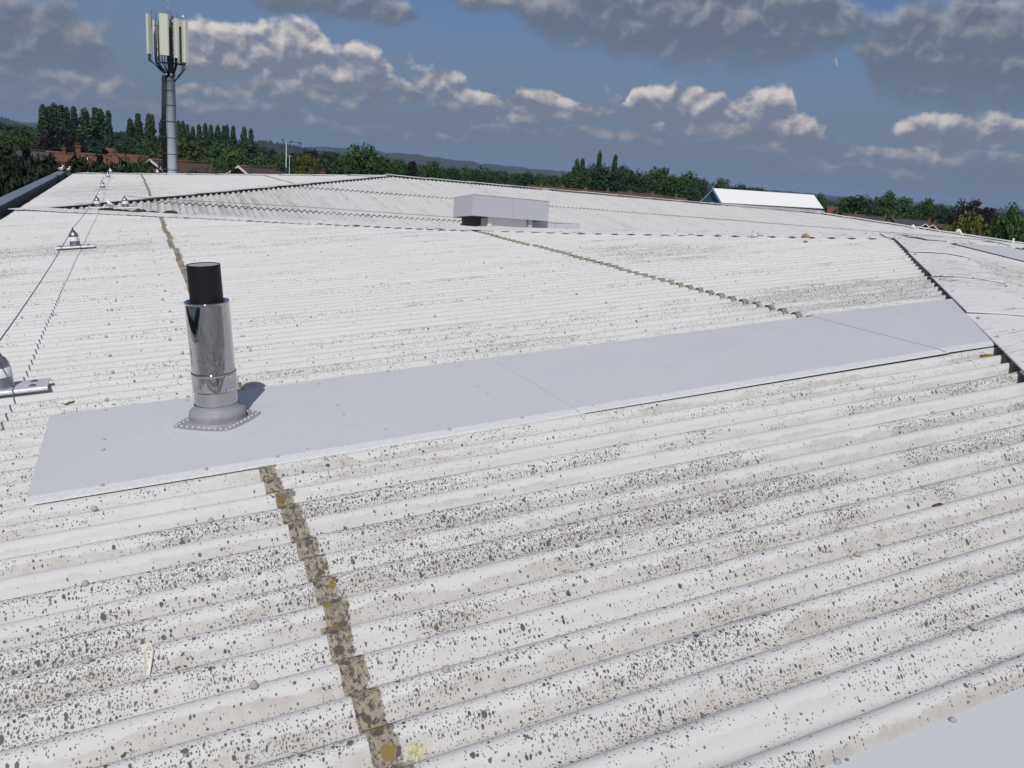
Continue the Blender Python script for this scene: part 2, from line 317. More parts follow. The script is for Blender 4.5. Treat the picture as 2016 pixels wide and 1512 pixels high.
def cap_mat():
    m = bpy.data.materials.new('painted_ridge_cap'); m.use_nodes = True; t = NT(m.node_tree); b = t.n['Principled BSDF']
    vec = t.new('ShaderNodeTexCoord').outputs['Object']
    rot = t.new('ShaderNodeVectorRotate', rotation_type='Z_AXIS'); t.l.new(vec, rot.inputs['Vector']); rot.inputs['Angle'].default_value = R_(-5)
    r = rot.outputs[0]
    n = t.noise(vec, 2.0, 5, .6); base = t.mix(n, (.61, .61, .62), (.72, .72, .74))
    st = t.noise(t.v('MULTIPLY', r, (2.2, 26, 8)), 1.6, 6, .7); pz = t.noise(vec, 1.1, 3, .6)
    f = t.m('MULTIPLY', t.step(st, .52, .63), t.step(pz, .42, .62))
    base = t.mix(t.m('MULTIPLY', f, .85), base, (.13, .125, .115))
    dd, cc = t.voro(vec, 16, '3D'); cs = t.new('ShaderNodeSeparateColor'); t.l.new(cc, cs.inputs[0])
    base = t.mix(t.m('MULTIPLY', t.step(dd, .2, .12), t.m('LESS_THAN', cs.outputs[0], .09)), base, (.10, .10, .09))
    t.l.new(base, b.inputs['Base Color']); b.inputs['Roughness'].default_value = .55; b.inputs['Specular IOR Level'].default_value = .3
    return m
M_cap = cap_mat()
def panel_mat():
    m = mat('grey_coated_sheet', (.545, .56, .59), .42, 0, .04, 1.2, .05, 300, .4)
    t = NT(m.node_tree); b = t.n['Principled BSDF']; vec = t.new('ShaderNodeTexCoord').outputs['Object']
    src = b.inputs['Base Color'].links[0].from_socket
    dv = t.v('SUBTRACT', vec, (.40, 3.98, 0)); q = t.sep(dv); rr = t.v('LENGTH', t.comb(q[0], q[1], 0)); rr = t.m('MULTIPLY_ADD', t.m('SUBTRACT', t.noise(vec, 5, 2), .5), .08, rr)
    ring = t.m('MULTIPLY', t.m('MULTIPLY', t.step(rr, .20, .24), t.step(rr, .52, .40)), t.step(t.m('SINE', t.m('MULTIPLY', rr, 95)), .55, 1.0))
    ring = t.m('MULTIPLY', ring, t.step(t.noise(vec, 4.5, 3, .6), .42, .62))
    c = t.mix(t.m('MULTIPLY', ring, .2), src, (.66, .67, .69))
    dirt = t.step(t.noise(t.v('MULTIPLY', vec, (2, 5, 2)), 2.3, 6, .7), .56, .74); c = t.mix(t.m('MULTIPLY', dirt, .22), c, (.40, .40, .41))
    dd, cc = t.voro(vec, 9, '3D'); cs = t.new('ShaderNodeSeparateColor'); t.l.new(cc, cs.inputs[0])
    c = t.mix(t.m('MULTIPLY', t.step(dd, .06, .035), t.m('LESS_THAN', cs.outputs[0], .3)), c, (.16, .16, .16))
    t.l.new(c, b.inputs['Base Color']); return m
M_panel = panel_mat()
def lip_mat():
    m = mat('galvanised_lip', (.56, .57, .60), .45, .0, .1, 6)
    t = NT(m.node_tree); b = t.n['Principled BSDF']; vec = t.new('ShaderNodeTexCoord').outputs['Object']
    n = t.noise(vec, 260, 2, .6); t.l.new(t.mix(t.step(n, .4, .65), (.52, .53, .55), (.74, .75, .77)), b.inputs['Base Color']); return m
M_lip = lip_mat()
M_void = mat('void_filler_foam', (.012, .012, .016), .9)
def steel_mat():
    m = mat('polished_stainless', (.50, .50, .50), .13, 1.0, .02, 3)
    t = NT(m.node_tree); b = t.n['Principled BSDF']; vec = t.new('ShaderNodeTexCoord').outputs['Object']
    n = t.noise(t.v('MULTIPLY', vec, (26, 26, 2.2)), 1.0, 3, .55); n2 = t.noise(t.v('MULTIPLY', vec, (60, 60, 3)), 1.0, 2, .5)
    bp = t.new('ShaderNodeBump'); bp.inputs['Strength'].default_value = 1.0; bp.inputs['Distance'].default_value = .0016
    t.l.new(t.m('ADD', n, t.m('MULTIPLY', n2, .25)), bp.inputs['Height']); t.l.new(bp.outputs[0], b.inputs['Normal'])
    b.inputs['Roughness'].default_value = .06
    for l in list(b.inputs['Roughness'].links): t.l.remove(l)
    return m
M_steel = steel_mat()
M_black = mat('black_flue_pipe', (.010, .011, .015), .5, 0, .2, 8, 0, 10, .3)
M_lead = mat('grey_rubber_boot', (.26, .265, .295), .5, 0, .22, 14, .3, 60, .35)
M_zinc = mat('zinc_fixing', (.46, .46, .48), .5, .25, .12, 30)
M_fix = mat('dull_fixing_head', (.33, .34, .37), .6, 0, .1, 30)
M_bolt = mat('weathered_bolt_cap', (.36, .34, .315), .7, 0, .35, 60)
M_alu = mat('cast_aluminium', (.37, .37, .39), .32, .85, .1, 12)
M_white = mat('white_print_band', (.75, .76, .80), .5, 0, .05, 20)
M_plate = mat('weathered_base_plate', (.52, .53, .57), .45, .2, .3, 14)
M_cable = mat('steel_cable', (.12, .12, .125), .5, .4, .1, 20)
M_navy = mat('slate_blue_gutter_metal', (.060, .078, .105), .5, .0, .15, 2)
M_coping = mat('slate_blue_coping', (.15, .19, .22), .4, .0, .35, 1.4)
M_wall = mat('cladding_wall', (.35, .36, .38), .6)
M_hood = mat('grey_ventilator_panel', (.44, .45, .49), .5, 0, .05, 2)
M_hooddark = mat('dark_hood_shade', (.05, .05, .055), .8)  # near-black colour standing in for the shade under the ventilator hood
M_offw = mat('white_ventilator_panel', (.66, .66, .65), .5, 0, .06, 2)
M_mast = mat('galvanised_mast', (.46, .51, .58), .42, .0, .16, 1.5)
M_mcab = mat('black_mast_cable', (.010, .010, .013), .6)
M_ant = mat('cream_antenna_shell', (.58, .60, .52), .55, 0, .04, 1)
M_antb = mat('antenna_back_steel', (.075, .08, .10), .55, .2, .15, 3)
M_gull = mat('white_feathers', (.78, .78, .77), .8); M_gullg = mat('grey_wing_feathers', (.28, .30, .33), .8); M_beak = mat('yellow_beak', (.55, .33, .03), .6)
M_tile_red = None
def tile_mat(name, c1, c2):
    m = bpy.data.materials.new(name); m.use_nodes = True; t = NT(m.node_tree); b = t.n['Principled BSDF']
    uvn = t.new('ShaderNodeUVMap', uv_map='uv'); uv = uvn.outputs[0]
    br = t.new('ShaderNodeTexBrick'); t.l.new(uv, br.inputs['Vector']); br.inputs['Scale'].default_value = 1
    br.inputs['Brick Width'].default_value = .30; br.inputs['Row Height'].default_value = .28; br.inputs['Mortar Size'].default_value = .018
    br.inputs['Color1'].default_value = (*c1, 1); br.inputs['Color2'].default_value = (*c2, 1); br.inputs['Mortar'].default_value = tuple(x * .45 for x in c1) + (1,)
    n = t.noise(uv, .8, 4, .6, '2D')
    t.l.new(t.mix(1.0, br.outputs[0], t.mix(n, (.65,) * 3, (1.3,) * 3), 'MULTIPLY'), b.inputs['Base Color']); b.inputs['Roughness'].default_value = .85
    return m
M_tile_red = tile_mat('red_clay_tiles', (.150, .066, .045), (.115, .05, .036)); M_tile_brown = tile_mat('brown_tiles', (.088, .056, .048), (.07, .047, .042))
M_tile_grey = tile_mat('grey_slates', (.062, .062, .072), (.05, .05, .06)); M_tile_orange = tile_mat('orange_tiles', (.17, .07, .047), (.14, .06, .042))
M_brick = mat('red_brick', (.16, .082, .055), .85, 0, .3, 6); M_brickd = mat('dark_brick', (.085, .05, .042), .85, 0, .3, 6)
M_barge = mat('white_barge_board', (.70, .70, .69), .6); M_glass = mat('window_glass', (.03, .035, .045), .15, 0, .1, 2, 0, 10, .6)
M_pot = mat('clay_pot', (.15, .078, .052), .8)
M_blue = mat('blue_gable_cladding', (.045, .125, .24), .5, 0, .06, 1); M_whroof = mat('white_metal_roof', (.76, .77, .78), .5, 0, .04, .5); M_whwall = mat('pale_grey_cladding', (.50, .51, .54), .5)
M_moss = mat('dark_moss', (.045, .034, .022), .95, 0, .5, 30, .6, 80)
M_lichen = mat('yellow_lichen', (.60, .57, .40), .95, 0, .15, 60, .8, 160)
M_foam = mat('pale_foam_chip', (.70, .66, .60), .9); M_rust = mat('rust_brown', (.10, .045, .025), .9)
M_pipe = mat('white_plastic_pipe', (.68, .68, .64), .5); M_green = mat('dark_green_paint', (.020, .040, .034), .6)

def leaf_mat(name, c1, c2, trans=.25):
    m = bpy.data.materials.new(name); m.use_nodes = True; t = NT(m.node_tree); b = t.n['Principled BSDF']; out = t.n['Material Output']
    vec = t.new('ShaderNodeTexCoord').outputs['Object']; oi = t.new('ShaderNodeObjectInfo')
    n = t.noise(vec, .55, 3, .6); n2 = t.noise(vec, 3.0, 2, .5)
    c = t.mix(t.step(t.m('ADD', t.m('MULTIPLY', n, .7), t.m('MULTIPLY', n2, .3)), .35, .65), (*c1, 1.0), (*c2, 1.0))
    c = t.mix(1.0, c, t.mix(oi.outputs['Random'], (.78, .80, .85), (1.2, 1.15, 1.05)), 'MULTIPLY')
    t.l.new(c, b.inputs['Base Color']); b.inputs['Roughness'].default_value = .7; b.inputs['Specular IOR Level'].default_value = .2
    tr = t.new('ShaderNodeBsdfTranslucent'); t.l.new(c, tr.inputs[0]); mx = t.new('ShaderNodeMixShader'); mx.inputs[0].default_value = trans
    t.l.new(b.outputs[0], mx.inputs[1]); t.l.new(tr.outputs[0], mx.inputs[2]); t.l.new(mx.outputs[0], out.inputs[0]); return m
L_pop = leaf_mat('poplar_leaves', (.036, .074, .038), (.072, .122, .056)); L_mid = leaf_mat('mid_green_leaves', (.036, .080, .026), (.074, .130, .042))
L_dark = leaf_mat('dark_green_leaves', (.025, .052, .030), (.050, .086, .044)); L_yel = leaf_mat('yellow_green_leaves', (.085, .095, .018), (.15, .15, .035))
L_oli = leaf_mat('olive_leaves', (.055, .072, .022), (.090, .105, .035)); L_pur = leaf_mat('copper_leaves', (.018, .016, .020), (.032, .027, .028))
L_con = leaf_mat('conifer_needles', (.012, .020, .014), (.026, .034, .020), .08); L_brn = leaf_mat('brownish_leaves', (.075, .060, .045), (.10, .085, .06))
M_bark = mat('bark', (.07, .055, .04), .9, 0, .3, 6)

# ------------------------------------------------------------------ setting: ground, hills, haze
GZ = -10.0
def ground_mat():
    m = bpy.data.materials.new('meadow_ground'); m.use_nodes = True; t = NT(m.node_tree); b = t.n['Principled BSDF']
    vec = t.new('ShaderNodeTexCoord').outputs['Object']
    n = t.noise(vec, .004, 4, .6); n2 = t.noise(vec, .05, 5, .65)
    c = t.mix(t.step(n2, .35, .65), (.022, .040, .018), (.055, .075, .028)); c = t.mix(t.step(n, .56, .62), c, (.12, .12, .05))
    t.l.new(c, b.inputs['Base Color']); b.inputs['Roughness'].default_value = .95; return m
me = mesh('ground', [(-6000, -1500, GZ), (9000, -1500, GZ), (9000, 9000, GZ), (-6000, 9000, GZ)], [(0, 1, 2, 3)], ground_mat())
tag(link('ground', me), 'flat green ground far below the roof', 'ground', kind='structure')
def hill_mat(name, wood, field, thr):
    m = bpy.data.materials.new(name); m.use_nodes = True; t = NT(m.node_tree); b = t.n['Principled BSDF']
    vec = t.new('ShaderNodeTexCoord').outputs['Object']
    n2 = t.noise(vec, .03, 5, .7); w1 = t.mix(n2, tuple(x * .6 for x in wood), tuple(x * 1.4 for x in wood))
    dd, cc = t.voro(t.v('MULTIPLY', vec, (1, 1, .2)), .0042, '2D'); cs = t.new('ShaderNodeSeparateColor'); t.l.new(cc, cs.inputs[0])
    hd = t.step(t.noise(vec, .0012, 3, .5), .40, .56)
    f = t.m('MULTIPLY', t.m('GREATER_THAN', cs.outputs[0], thr), hd)
    fc = t.mix(cs.outputs[1], field, tuple(x * .55 for x in field))
    t.l.new(t.mix(f, w1, fc), b.inputs['Base Color']); b.inputs['Roughness'].default_value = .95; return m
M_hill = hill_mat('wooded_downs', (.016, .025, .020), (.10, .11, .06), .84); M_hillw = hill_mat('wooded_hill', (.014, .024, .016), (.04, .055, .03), .93)
def hill(name, label, prof, D, depth, m, bump, seed):
    r = np.random.default_rng(seed); xs = np.linspace(prof[0][0], prof[-1][0], 260); ys = np.interp(xs, [p[0] for p in prof], [p[1] for p in prof])
    ts = [0, .12, .25, .4, .55, .7, .85, .93, 1.0, 1.12, 1.5]
    prs = [0, .05, .14, .32, .53, .72, .90, .97, 1.0, .96, .3]
    vs = []; fs = []; nx = len(xs)
    wob = np.interp(np.arange(nx), np.arange(0, nx + 8, 8), r.uniform(-1, 1, len(np.arange(0, nx + 8, 8))))
    for j, (tt, pr) in enumerate(zip(ts, prs)):
        for i, (x, y) in enumerate(zip(xs, ys)):
            top = at(x, y, D); d2 = Vector((top.x, top.y)).normalized()
            dist = D - depth + depth * tt + wob[i] * depth * .05 * (1 - tt)
            z = GZ - 2 + (top.z - GZ + 2) * pr * (1 + .12 * wob[i] * (1 - pr) * 2)
            if .1 < pr: z += bump * (r.random() - .35) * (1 if pr > .9 else .6)
            vs.append((d2.x * dist, d2.y * dist, z))
    for j in range(len(ts) - 1):
        for i in range(nx - 1): fs.append((j * nx + i, j * nx + i + 1, (j + 1) * nx + i + 1, (j + 1) * nx + i))
    o = link(name, mesh(name, vs, fs, m)); return tag(o, label, 'hill', kind='structure')
hill('hills', 'long blue wooded downs along the horizon', [(-500, 230), (-100, 232), (0, 236), (300, 268), (530, 288), (600, 291), (640, 290), (700, 296), (735, 297), (765, 302), (800, 303), (830, 306), (900, 316), (960, 324), (1010, 328), (1060, 335), (1110, 338), (1250, 352), (1400, 368), (1420, 367), (1500, 373), (1600, 383), (1700, 391), (1800, 399), (1850, 404), (1930, 411), (2016, 414), (2300, 440), (2700, 480)], 4200, 1500, M_hill, 9, 3)
hill('hills', 'dark blue wooded hillside at the far left', [(-500, 196), (-60, 222), (0, 231), (30, 240), (62, 250), (100, 262), (160, 275), (240, 285)], 2300, 900, M_hillw, 7, 4)
hill('hills', 'green wooded rise in the middle distance behind the weather mast', [(400, 276), (500, 279), (525, 279), (545, 283), (570, 287), (600, 293), (640, 300), (700, 312), (760, 322), (830, 332)], 1500, 500, M_hillw, 6, 5)
hill('hills', 'dark wooded spur below the blue downs at right', [(1380, 378), (1440, 375), (1520, 382), (1640, 394), (1720, 400), (1800, 410), (1900, 418), (2016, 424), (2200, 440)], 2600, 800, M_hillw, 7, 6)

# haze: the air between here and the downs
hz = MB(); hz.box((1500, 3200, 55), 15400, 11000, 136)
hm = bpy.data.materials.new('haze_air'); hm.use_nodes = True; t = NT(hm.node_tree)
for nd in list(t.n):
    if nd.type != 'OUTPUT_MATERIAL': t.n.remove(nd)
pv = t.new('ShaderNodeVolumePrincipled'); pv.inputs['Color'].default_value = (.46, .64, 1.0, 1); pv.inputs['Density'].default_value = 0.85e-4
t.l.new(pv.outputs[0], t.n['Material Output'].inputs['Volume'])
tag(hz.build('haze', hm), 'thin blue haze filling the valley air', 'haze', kind='stuff')

# ------------------------------------------------------------------ the big building under our feet
TH = .103563; TT = math.tan(TH)
ZA = lambda x: -1.3171 + TT * x                        # crest level of the west-facing slope
NA = Vector((-math.sin(TH), 0, math.cos(TH))); UA = Vector((math.cos(TH), 0, math.sin(TH)))
def onA(x, y, h=0.0):                                  # photograph -> a place h above the west slope
    return onplane(x, y, NA, -1.31 + h)
EAVE = -2.05; APX = Vector((8.603, 7.522)); VAL = Vector((-1.85, 19.12)); PB = Vector((8.12, 28.06))
bld = empty('warehouse', (10, 10, GZ), 'large low warehouse under a white corrugated cement roof with hipped bays', 'building')
DEP = .052
def sheet(name, o, ua, va, na, urange, vr, uv0, stain, raise_lo=.012, lift=0.0, nseg=10, seed=0, lab=None):
    """one corrugated sheet: o + ua*u + va*v, u-range a function of v, v-range vr"""
    r = random.Random(seed); n = max(1, int(round((vr[1] - vr[0]) / PITCH * nseg)))
    vs = []; fs = []; uvs = []; ends = []; sm = []
    ju = r.uniform(-.022, .022); sk = r.uniform(-.008, .008); lo_l = r.uniform(.7, 1.2)
    cols = []
    for i in range(n + 1):
        v = vr[0] + (vr[1] - vr[0]) * i / n; a, b = urange(v)
        if stain >= 0: a = a + ju + sk * (i / n - .5)
        cols.append((v, a, b))
    idx = {}
    def V(p, u, v, de): vs.append(p); uvs.append((u, v)); ends.append((de, max(0, stain))); return len(vs) - 1
    prev = None
    for (v, a, b) in cols:
        if b - a < .02: prev = None; continue
        ph = (v - VOFF) / PITCH; z = -DEP * (.5 + .5 * math.tanh(1.15 * math.cos(2 * math.pi * ph)) / math.tanh(1.15))
        P = lambda u, h: o + ua * u + va * v + na * (z + h)
        k = [V(P(a, raise_lo * lo_l + lift), a, v, 0), V(P(b, lift), b, v, b - a),
             V(P(a, raise_lo * lo_l + lift), a, v, 0), V(P(a + .004, raise_lo * lo_l + lift - .012), a, v, 0)]
        if prev:
            fs.append((prev[0], prev[1], k[1], k[0])); sm.append(True)
            fs.append((prev[2], k[2], k[3], prev[3])); sm.append(False)
        prev = k
    if not fs: return None
    me = bpy.data.meshes.new(name); me.from_pydata([tuple(p) for p in vs], [], fs); me.materials.append(M_roof)
    me.polygons.foreach_set('use_smooth', sm)
    for nm, dat in (('uv', uvs), ('end', ends)):
        l = me.uv_layers.new(name=nm); arr = np.array([dat[lp.vertex_index] for lp in me.loops], dtype=np.float32).ravel(); l.data.foreach_set('uv', arr)
    me.update()
    # normals up
    if me.polygons[0].normal.dot(na) < 0: me.flip_normals()
    return link('roof_sheet', me, bld)

SW = PITCH * 7
# hip lines in plan (x as a function of y) bounding the west slope; caps sit over them
def hipR(y): return APX.x + (y - APX.y) / 1.1176 + .12
L1P = [(APX.x, APX.y)] + [(q.x, q.y) for q in (onplane(x_, y_, NA, -1.31 + .02) for x_, y_ in ((1500, 463.5), (1140, 457), (930, 452.5), (700, 443)))] + [(VAL.x, VAL.y)]
def hipL1(y): return float(np.interp(y, [q[1] for q in L1P], [q[0] for q in L1P])) + .10
def hipL2(y): return VAL.x + (y - 19.12) * (PB.x - VAL.x) / (PB.y - 19.12) - .10
NE_CORNER = 39.6
def hipL3(y): return PB.x - (y - PB.y) * (PB.x - EAVE) / (NE_CORNER - PB.y)
def west_hi(y):
    if y < APX.y: return hipR(y)
    if y < 19.12: return hipL1(y)
    if y < PB.y: return hipL2(y)
    return hipL3(y)
O = Vector((0, 0, -1.3171))
c2u = 1 / math.cos(TH)
LAPS = [EAVE, .475, 4.45]
row_top = [.475 + .14, 4.45 + .14, 99]
y0 = -5 * SW + .3 * PITCH
k = 0; nc = int((NE_CORNER - y0) / SW) + 1
for c in range(nc):
    ya, yb = y0 + c * SW - .03, y0 + (c + 1) * SW + .03; yb = min(yb, NE_CORNER)
    for rr in range(3):
        def ur(v, rr=rr):
            hi = min(row_top[rr], west_hi(v)); return LAPS[rr] * c2u, hi * c2u
        st = [-1, 1.0, .5][rr]; rl = [0, .008, .014][rr]
        if rr == 2 and ya < 3.36: st, rl = -1, .003
        # hips that cut the lower end: nothing else needed, the upper end is clipped
        ob = sheet('roof_sheet', O, UA, Vector((0, 1, 0)), NA, ur, (ya, yb), 0, st, raise_lo=rl, lift=.004 * (c % 2) + .001 * rr, seed=c * 7 + rr)
# bay B: south slope
zB = lambda x, y: (-3.957163959 - .01122073 * x + .12755417 * y) / .99176813
NB = Vector((.01122073, -.12755417, .99176813)); sB = .12755417 / .99176813
UB = Vector((0, 1, sB)).normalized(); cB_ = UB.y; VB = UB.cross(NB).normalized()
if VB.x < 0: VB = -VB
OB = Vector((0, 0, zB(0, 0)))
XE = 27.3
def b_hi(x):
    if x < PB.x: return 19.12 + (x - VAL.x) * (PB.y - 19.12) / (PB.x - VAL.x) - .10
    if x < XE: return PB.y - .1
    return PB.y - (x - XE) * .46 - .1
BL = [19.22, 20.98, 24.5]; BT = [20.98 + .14, 24.5 + .14, 99]
nc = int((37.0 + 1.9) / SW) + 1
for c in range(nc):
    xa, xb = -1.85 + c * SW - .02, -1.85 + (c + 1) * SW + .02
    for rr in range(3):
        def ur(v, rr=rr):
            p = VB * v; hi = min(BT[rr], b_hi(p.x)); return (BL[rr] - p.y) / UB.y, (hi - p.y) / UB.y
        sheet('roof_sheet', OB, UB, VB, NB, ur, (xa, xb), 0, .1 if rr else -1, raise_lo=[0, .024, .024][rr], lift=.004 * (c % 2) + .001 * rr, nseg=6, seed=900 + c * 7 + rr)
# bay A: south slope (right of the near hip) and the hidden north slopes
HIP0 = Vector((8.82, 7.33, ZA(8.82))); HIP1 = Vector((4.63, 2.64, ZA(4.63))); RE = Vector((16.0, 7.40, ZA(8.82) - .06))
NS = (HIP1 - HIP0).cross(RE - HIP0).normalized(); NS = NS if NS.z > 0 else -NS
zS = lambda x, y: HIP0.z - (NS.x * (x - HIP0.x) + NS.y * (y - HIP0.y)) / NS.z
US = Vector((0, 1, -NS.y / NS.z)).normalized(); VS = US.cross(NS).normalized(); VS = VS if VS.x > 0 else -VS
OS = Vector((0, 0, zS(0, 0)))
def s_hi(x): return min(7.35, 7.33 + (x - 8.82) * 1.1176) - .12
for c in range(11):
    xa, xb = 3.4 + c * SW - .02, 3.4 + (c + 1) * SW + .02
    for rr in range(2):
        lo, hi_ = [(-1.5, 3.3), (3.16, 99)][rr]
        def ur(v, lo=lo, hi_=hi_):
            p = VS * v; return (lo - p.y) / US.y, (min(hi_, s_hi(p.x)) - p.y) / US.y
        sheet('roof_sheet', OS, US, VS, NS, ur, (xa, xb), 0, .1 if rr else -1, raise_lo=.012 * rr, lift=.004 * (c % 2), nseg=6, seed=1800 + c * 7 + rr)
zN = lambda x, y: -.40 - .0975 * (y - 7.4) - .0115 * max(0, x - 8.6)
def flat(name, pts, m, th=.03): return MB().slab(pts, th).build(name, m, bld)
def P3(x, y, f, dz=0): return Vector((x, y, f(x, y) + dz))
flat('valley_slope', [P3(8.7, 7.45, zN, -.05), P3(34, 7.45, zN, -.05), P3(34, 19.0, zN, -.05), P3(-1.7, 19.0, zN, -.05)] + [Vector((q[0] + .1, q[1] + .1, min(ZA(q[0]) - .07, zN(*q) - .05))) for q in L1P[::-1][1:-1]], M_cap)
flat('north_slope', [P3(8.2, 28.12, zB, -.06), P3(27, 28.12, zB, -.06), Vector((27, 39.5, -2.0)), Vector((-1.9, 39.5, -1.55))], M_cap)
cx_ = EAVE; cy_ = 7.33 - (8.82 - EAVE) * 1.1176
flat('south_slope', [HIP0 - Vector((0, 0, .09)), P3(cx_, cy_, zS, -.09), P3(cx_ + 6, cy_ - 6, zS, -.09), P3(22, cy_ - 6, zS, -.09), P3(22, 7.3, zS, -.09)], M_cap)
# valley gutter
MB().box((16, 19.12, -1.66), 35.5, .30, .02).build('valley_gutter', M_offw, bld)
# walls down to the ground
wl = MB()
for (a, b_) in (((EAVE - .3, -5), (EAVE - .3, 39.6)), ((EAVE - .3, 39.6), (34, 39.6)), ((34, 39.6), (36, 20)), ((36, 20), (34, -5)), ((34, -5), (EAVE - .3, -5))):
    wl.add([(a[0], a[1], GZ), (b_[0], b_[1], GZ), (b_[0], b_[1], -2.6), (a[0], a[1], -2.6)], [(0, 1, 2, 3)])
wl.build('wall', M_wall, bld)

# ridge and hip caps: folded sheet pieces lapped one over the next
FIX = MB().lathe((0, 0, 0), (0, 0, 1), [(.014, 0), (.014, .004), (.008, .007), (.0075, .013), (.003, .015)], 10).me('cap_bolt', M_bolt)
def caps(line, zf, wl_, wr, zl, zr, step, lab, bolts=True, lift=.03, skew=0, seg_lift=.018):
    (ax, ay), (bx, by) = line; L = math.hypot(bx - ax, by - ay); d = Vector(((bx - ax) / L, (by - ay) / L)); nrm = Vector((-d.y, d.x))
    n = int(math.ceil(L / step)); rr = random.Random(int(L * 1000))
    for i in range(n):
        s0, s1 = i * step - .07, min((i + 1) * step, L)
        rows = []
        for (sv_, up) in ((s0, seg_lift), (s1, 0.0)):
            for (off, zz) in ((wl_, zl), (.07, 0.0), (-.07, 0.0), (-wr, zr)):
                q = Vector((ax, ay)) + d * sv_ + nrm * off
                base = zf(q.x, q.y)
                rows.append(Vector((q.x, q.y, base + lift + up + rr.uniform(-.004, .004))))
        me_ = MB(); top = rows; th = .009
        dn = [v - Vector((0, 0, th)) for v in top]
        vs = top + dn; fs = []
        for k_ in range(3): fs += [(k_, k_ + 1, k_ + 5, k_ + 4), (k_ + 8, k_ + 12, k_ + 13, k_ + 9)]
        fs += [(0, 4, 12, 8), (3, 11, 15, 7), (0, 8, 9, 1), (1, 9, 10, 2), (2, 10, 11, 3), (4, 5, 13, 12), (5, 6, 14, 13), (6, 7, 15, 14)]
        me_.add(vs, fs); cap = me_.build('ridge_cap', M_cap, bld)
        if bolts:
            for tq in (.12, .5, .85):
                for off, w_ in ((wl_ * .86, 1), (-wr * .86, 1)):
                    q = Vector((ax, ay)) + d * (s0 + (s1 - s0) * tq) + nrm * off
                    o = bpy.data.objects.new('cap_bolt', FIX); C.objects.link(o); o.parent = cap; o.location = (q.x - 10, q.y - 10, zf(q.x, q.y) + lift + .006 - GZ)
                    o.location = Vector((q.x, q.y, zf(q.x, q.y) + lift + .006))
                    o.matrix_parent_inverse = Matrix.Identity(4)
def lowest(*fs): return lambda x, y: min(f(x, y) for f in fs)
fA = lambda x, y: ZA(x)
caps(((HIP1.x - 3.2 * .667, HIP1.y - 3.2 * .745), (HIP0.x, HIP0.y)), lowest(fA, zS), .30, .30, 0, 0, 1.62, 'R', lift=.026)
caps(((HIP0.x - .1, HIP0.y), (30, 7.28)), lowest(zS, zN), .24, .24, 0, 0, 1.5, 'ridge A', lift=.03)
n1 = Vector((.743, .669)) * .22
for (qa, qb) in zip(L1P[::-1][:-1], L1P[::-1][1:]):
    caps(((qa[0] + n1.x * .7, qa[1] + n1.y * .7), (qb[0] + n1.x * .7, qb[1] + n1.y * .7)), lowest(fA, lambda x, y: ZA(x) - .02), .24, .17, 0, 0, 1.5, 'L1', lift=.034)
n2 = Vector((-.667, .745)) * .2
caps(((VAL.x + n2.x, VAL.y + n2.y), (PB.x + n2.x, PB.y + n2.y)), lowest(fA, lambda x, y: zB(x, y) + .03), .22, .22, 0, 0, 1.5, 'L2', lift=.016)
zBn = lambda x, y: zB(x, 28.06) - .11 * (y - 28.06)
caps(((PB.x - .1, PB.y + .12), (XE, PB.y + .12)), lowest(zB, zBn), .25, .25, 0, 0, 1.5, 'ridge B', bolts=False, lift=.05)
caps(((XE, PB.y + .1), (37, PB.y - 9.7 * .46 + .1)), zB, .15, .2, 0, 0, 1.5, 'B east hip', bolts=False, lift=.04)
caps(((EAVE + .3, NE_CORNER), (PB.x - .1, PB.y + .15)), lowest(fA, lambda x, y: ZA(hipL3(y)) + 9), .2, .2, 0, 0, 1.5, 'L3', bolts=False, lift=.02)

# eaves gutter and coping along the west side
yA_, yB_ = -4.8, 40.3
flat('gutter', [(EAVE - .0, yA_, -1.74), (EAVE, yB_ - .7, -1.74), (EAVE - .31, yB_ - .7, -1.74), (EAVE - .31, yA_, -1.74)], M_navy, .01)
xi = EAVE - .31
MB().box((xi - .012, (yA_ + yB_) / 2, -1.68), .02, yB_ - yA_, .32).box((xi - .27, (yA_ + yB_) / 2, -1.75), .02, yB_ - yA_, .44).build('parapet_upstand', M_navy, bld)
ys_ = np.linspace(yA_, yB_, 16)
for i in range(15):
    MB().slab([(xi + .004, ys_[i] + .004, -1.508), (xi + .004, ys_[i + 1] - .004, -1.508), (xi - .285, ys_[i + 1] - .004, -1.512), (xi - .285, ys_[i] + .004, -1.512)][::-1], .025).build('coping_piece', M_coping, bld)
MB().box((EAVE - .10, NE_CORNER + .42, -1.62), .56, .16, .21).build('coping_end', M_navy, bld)

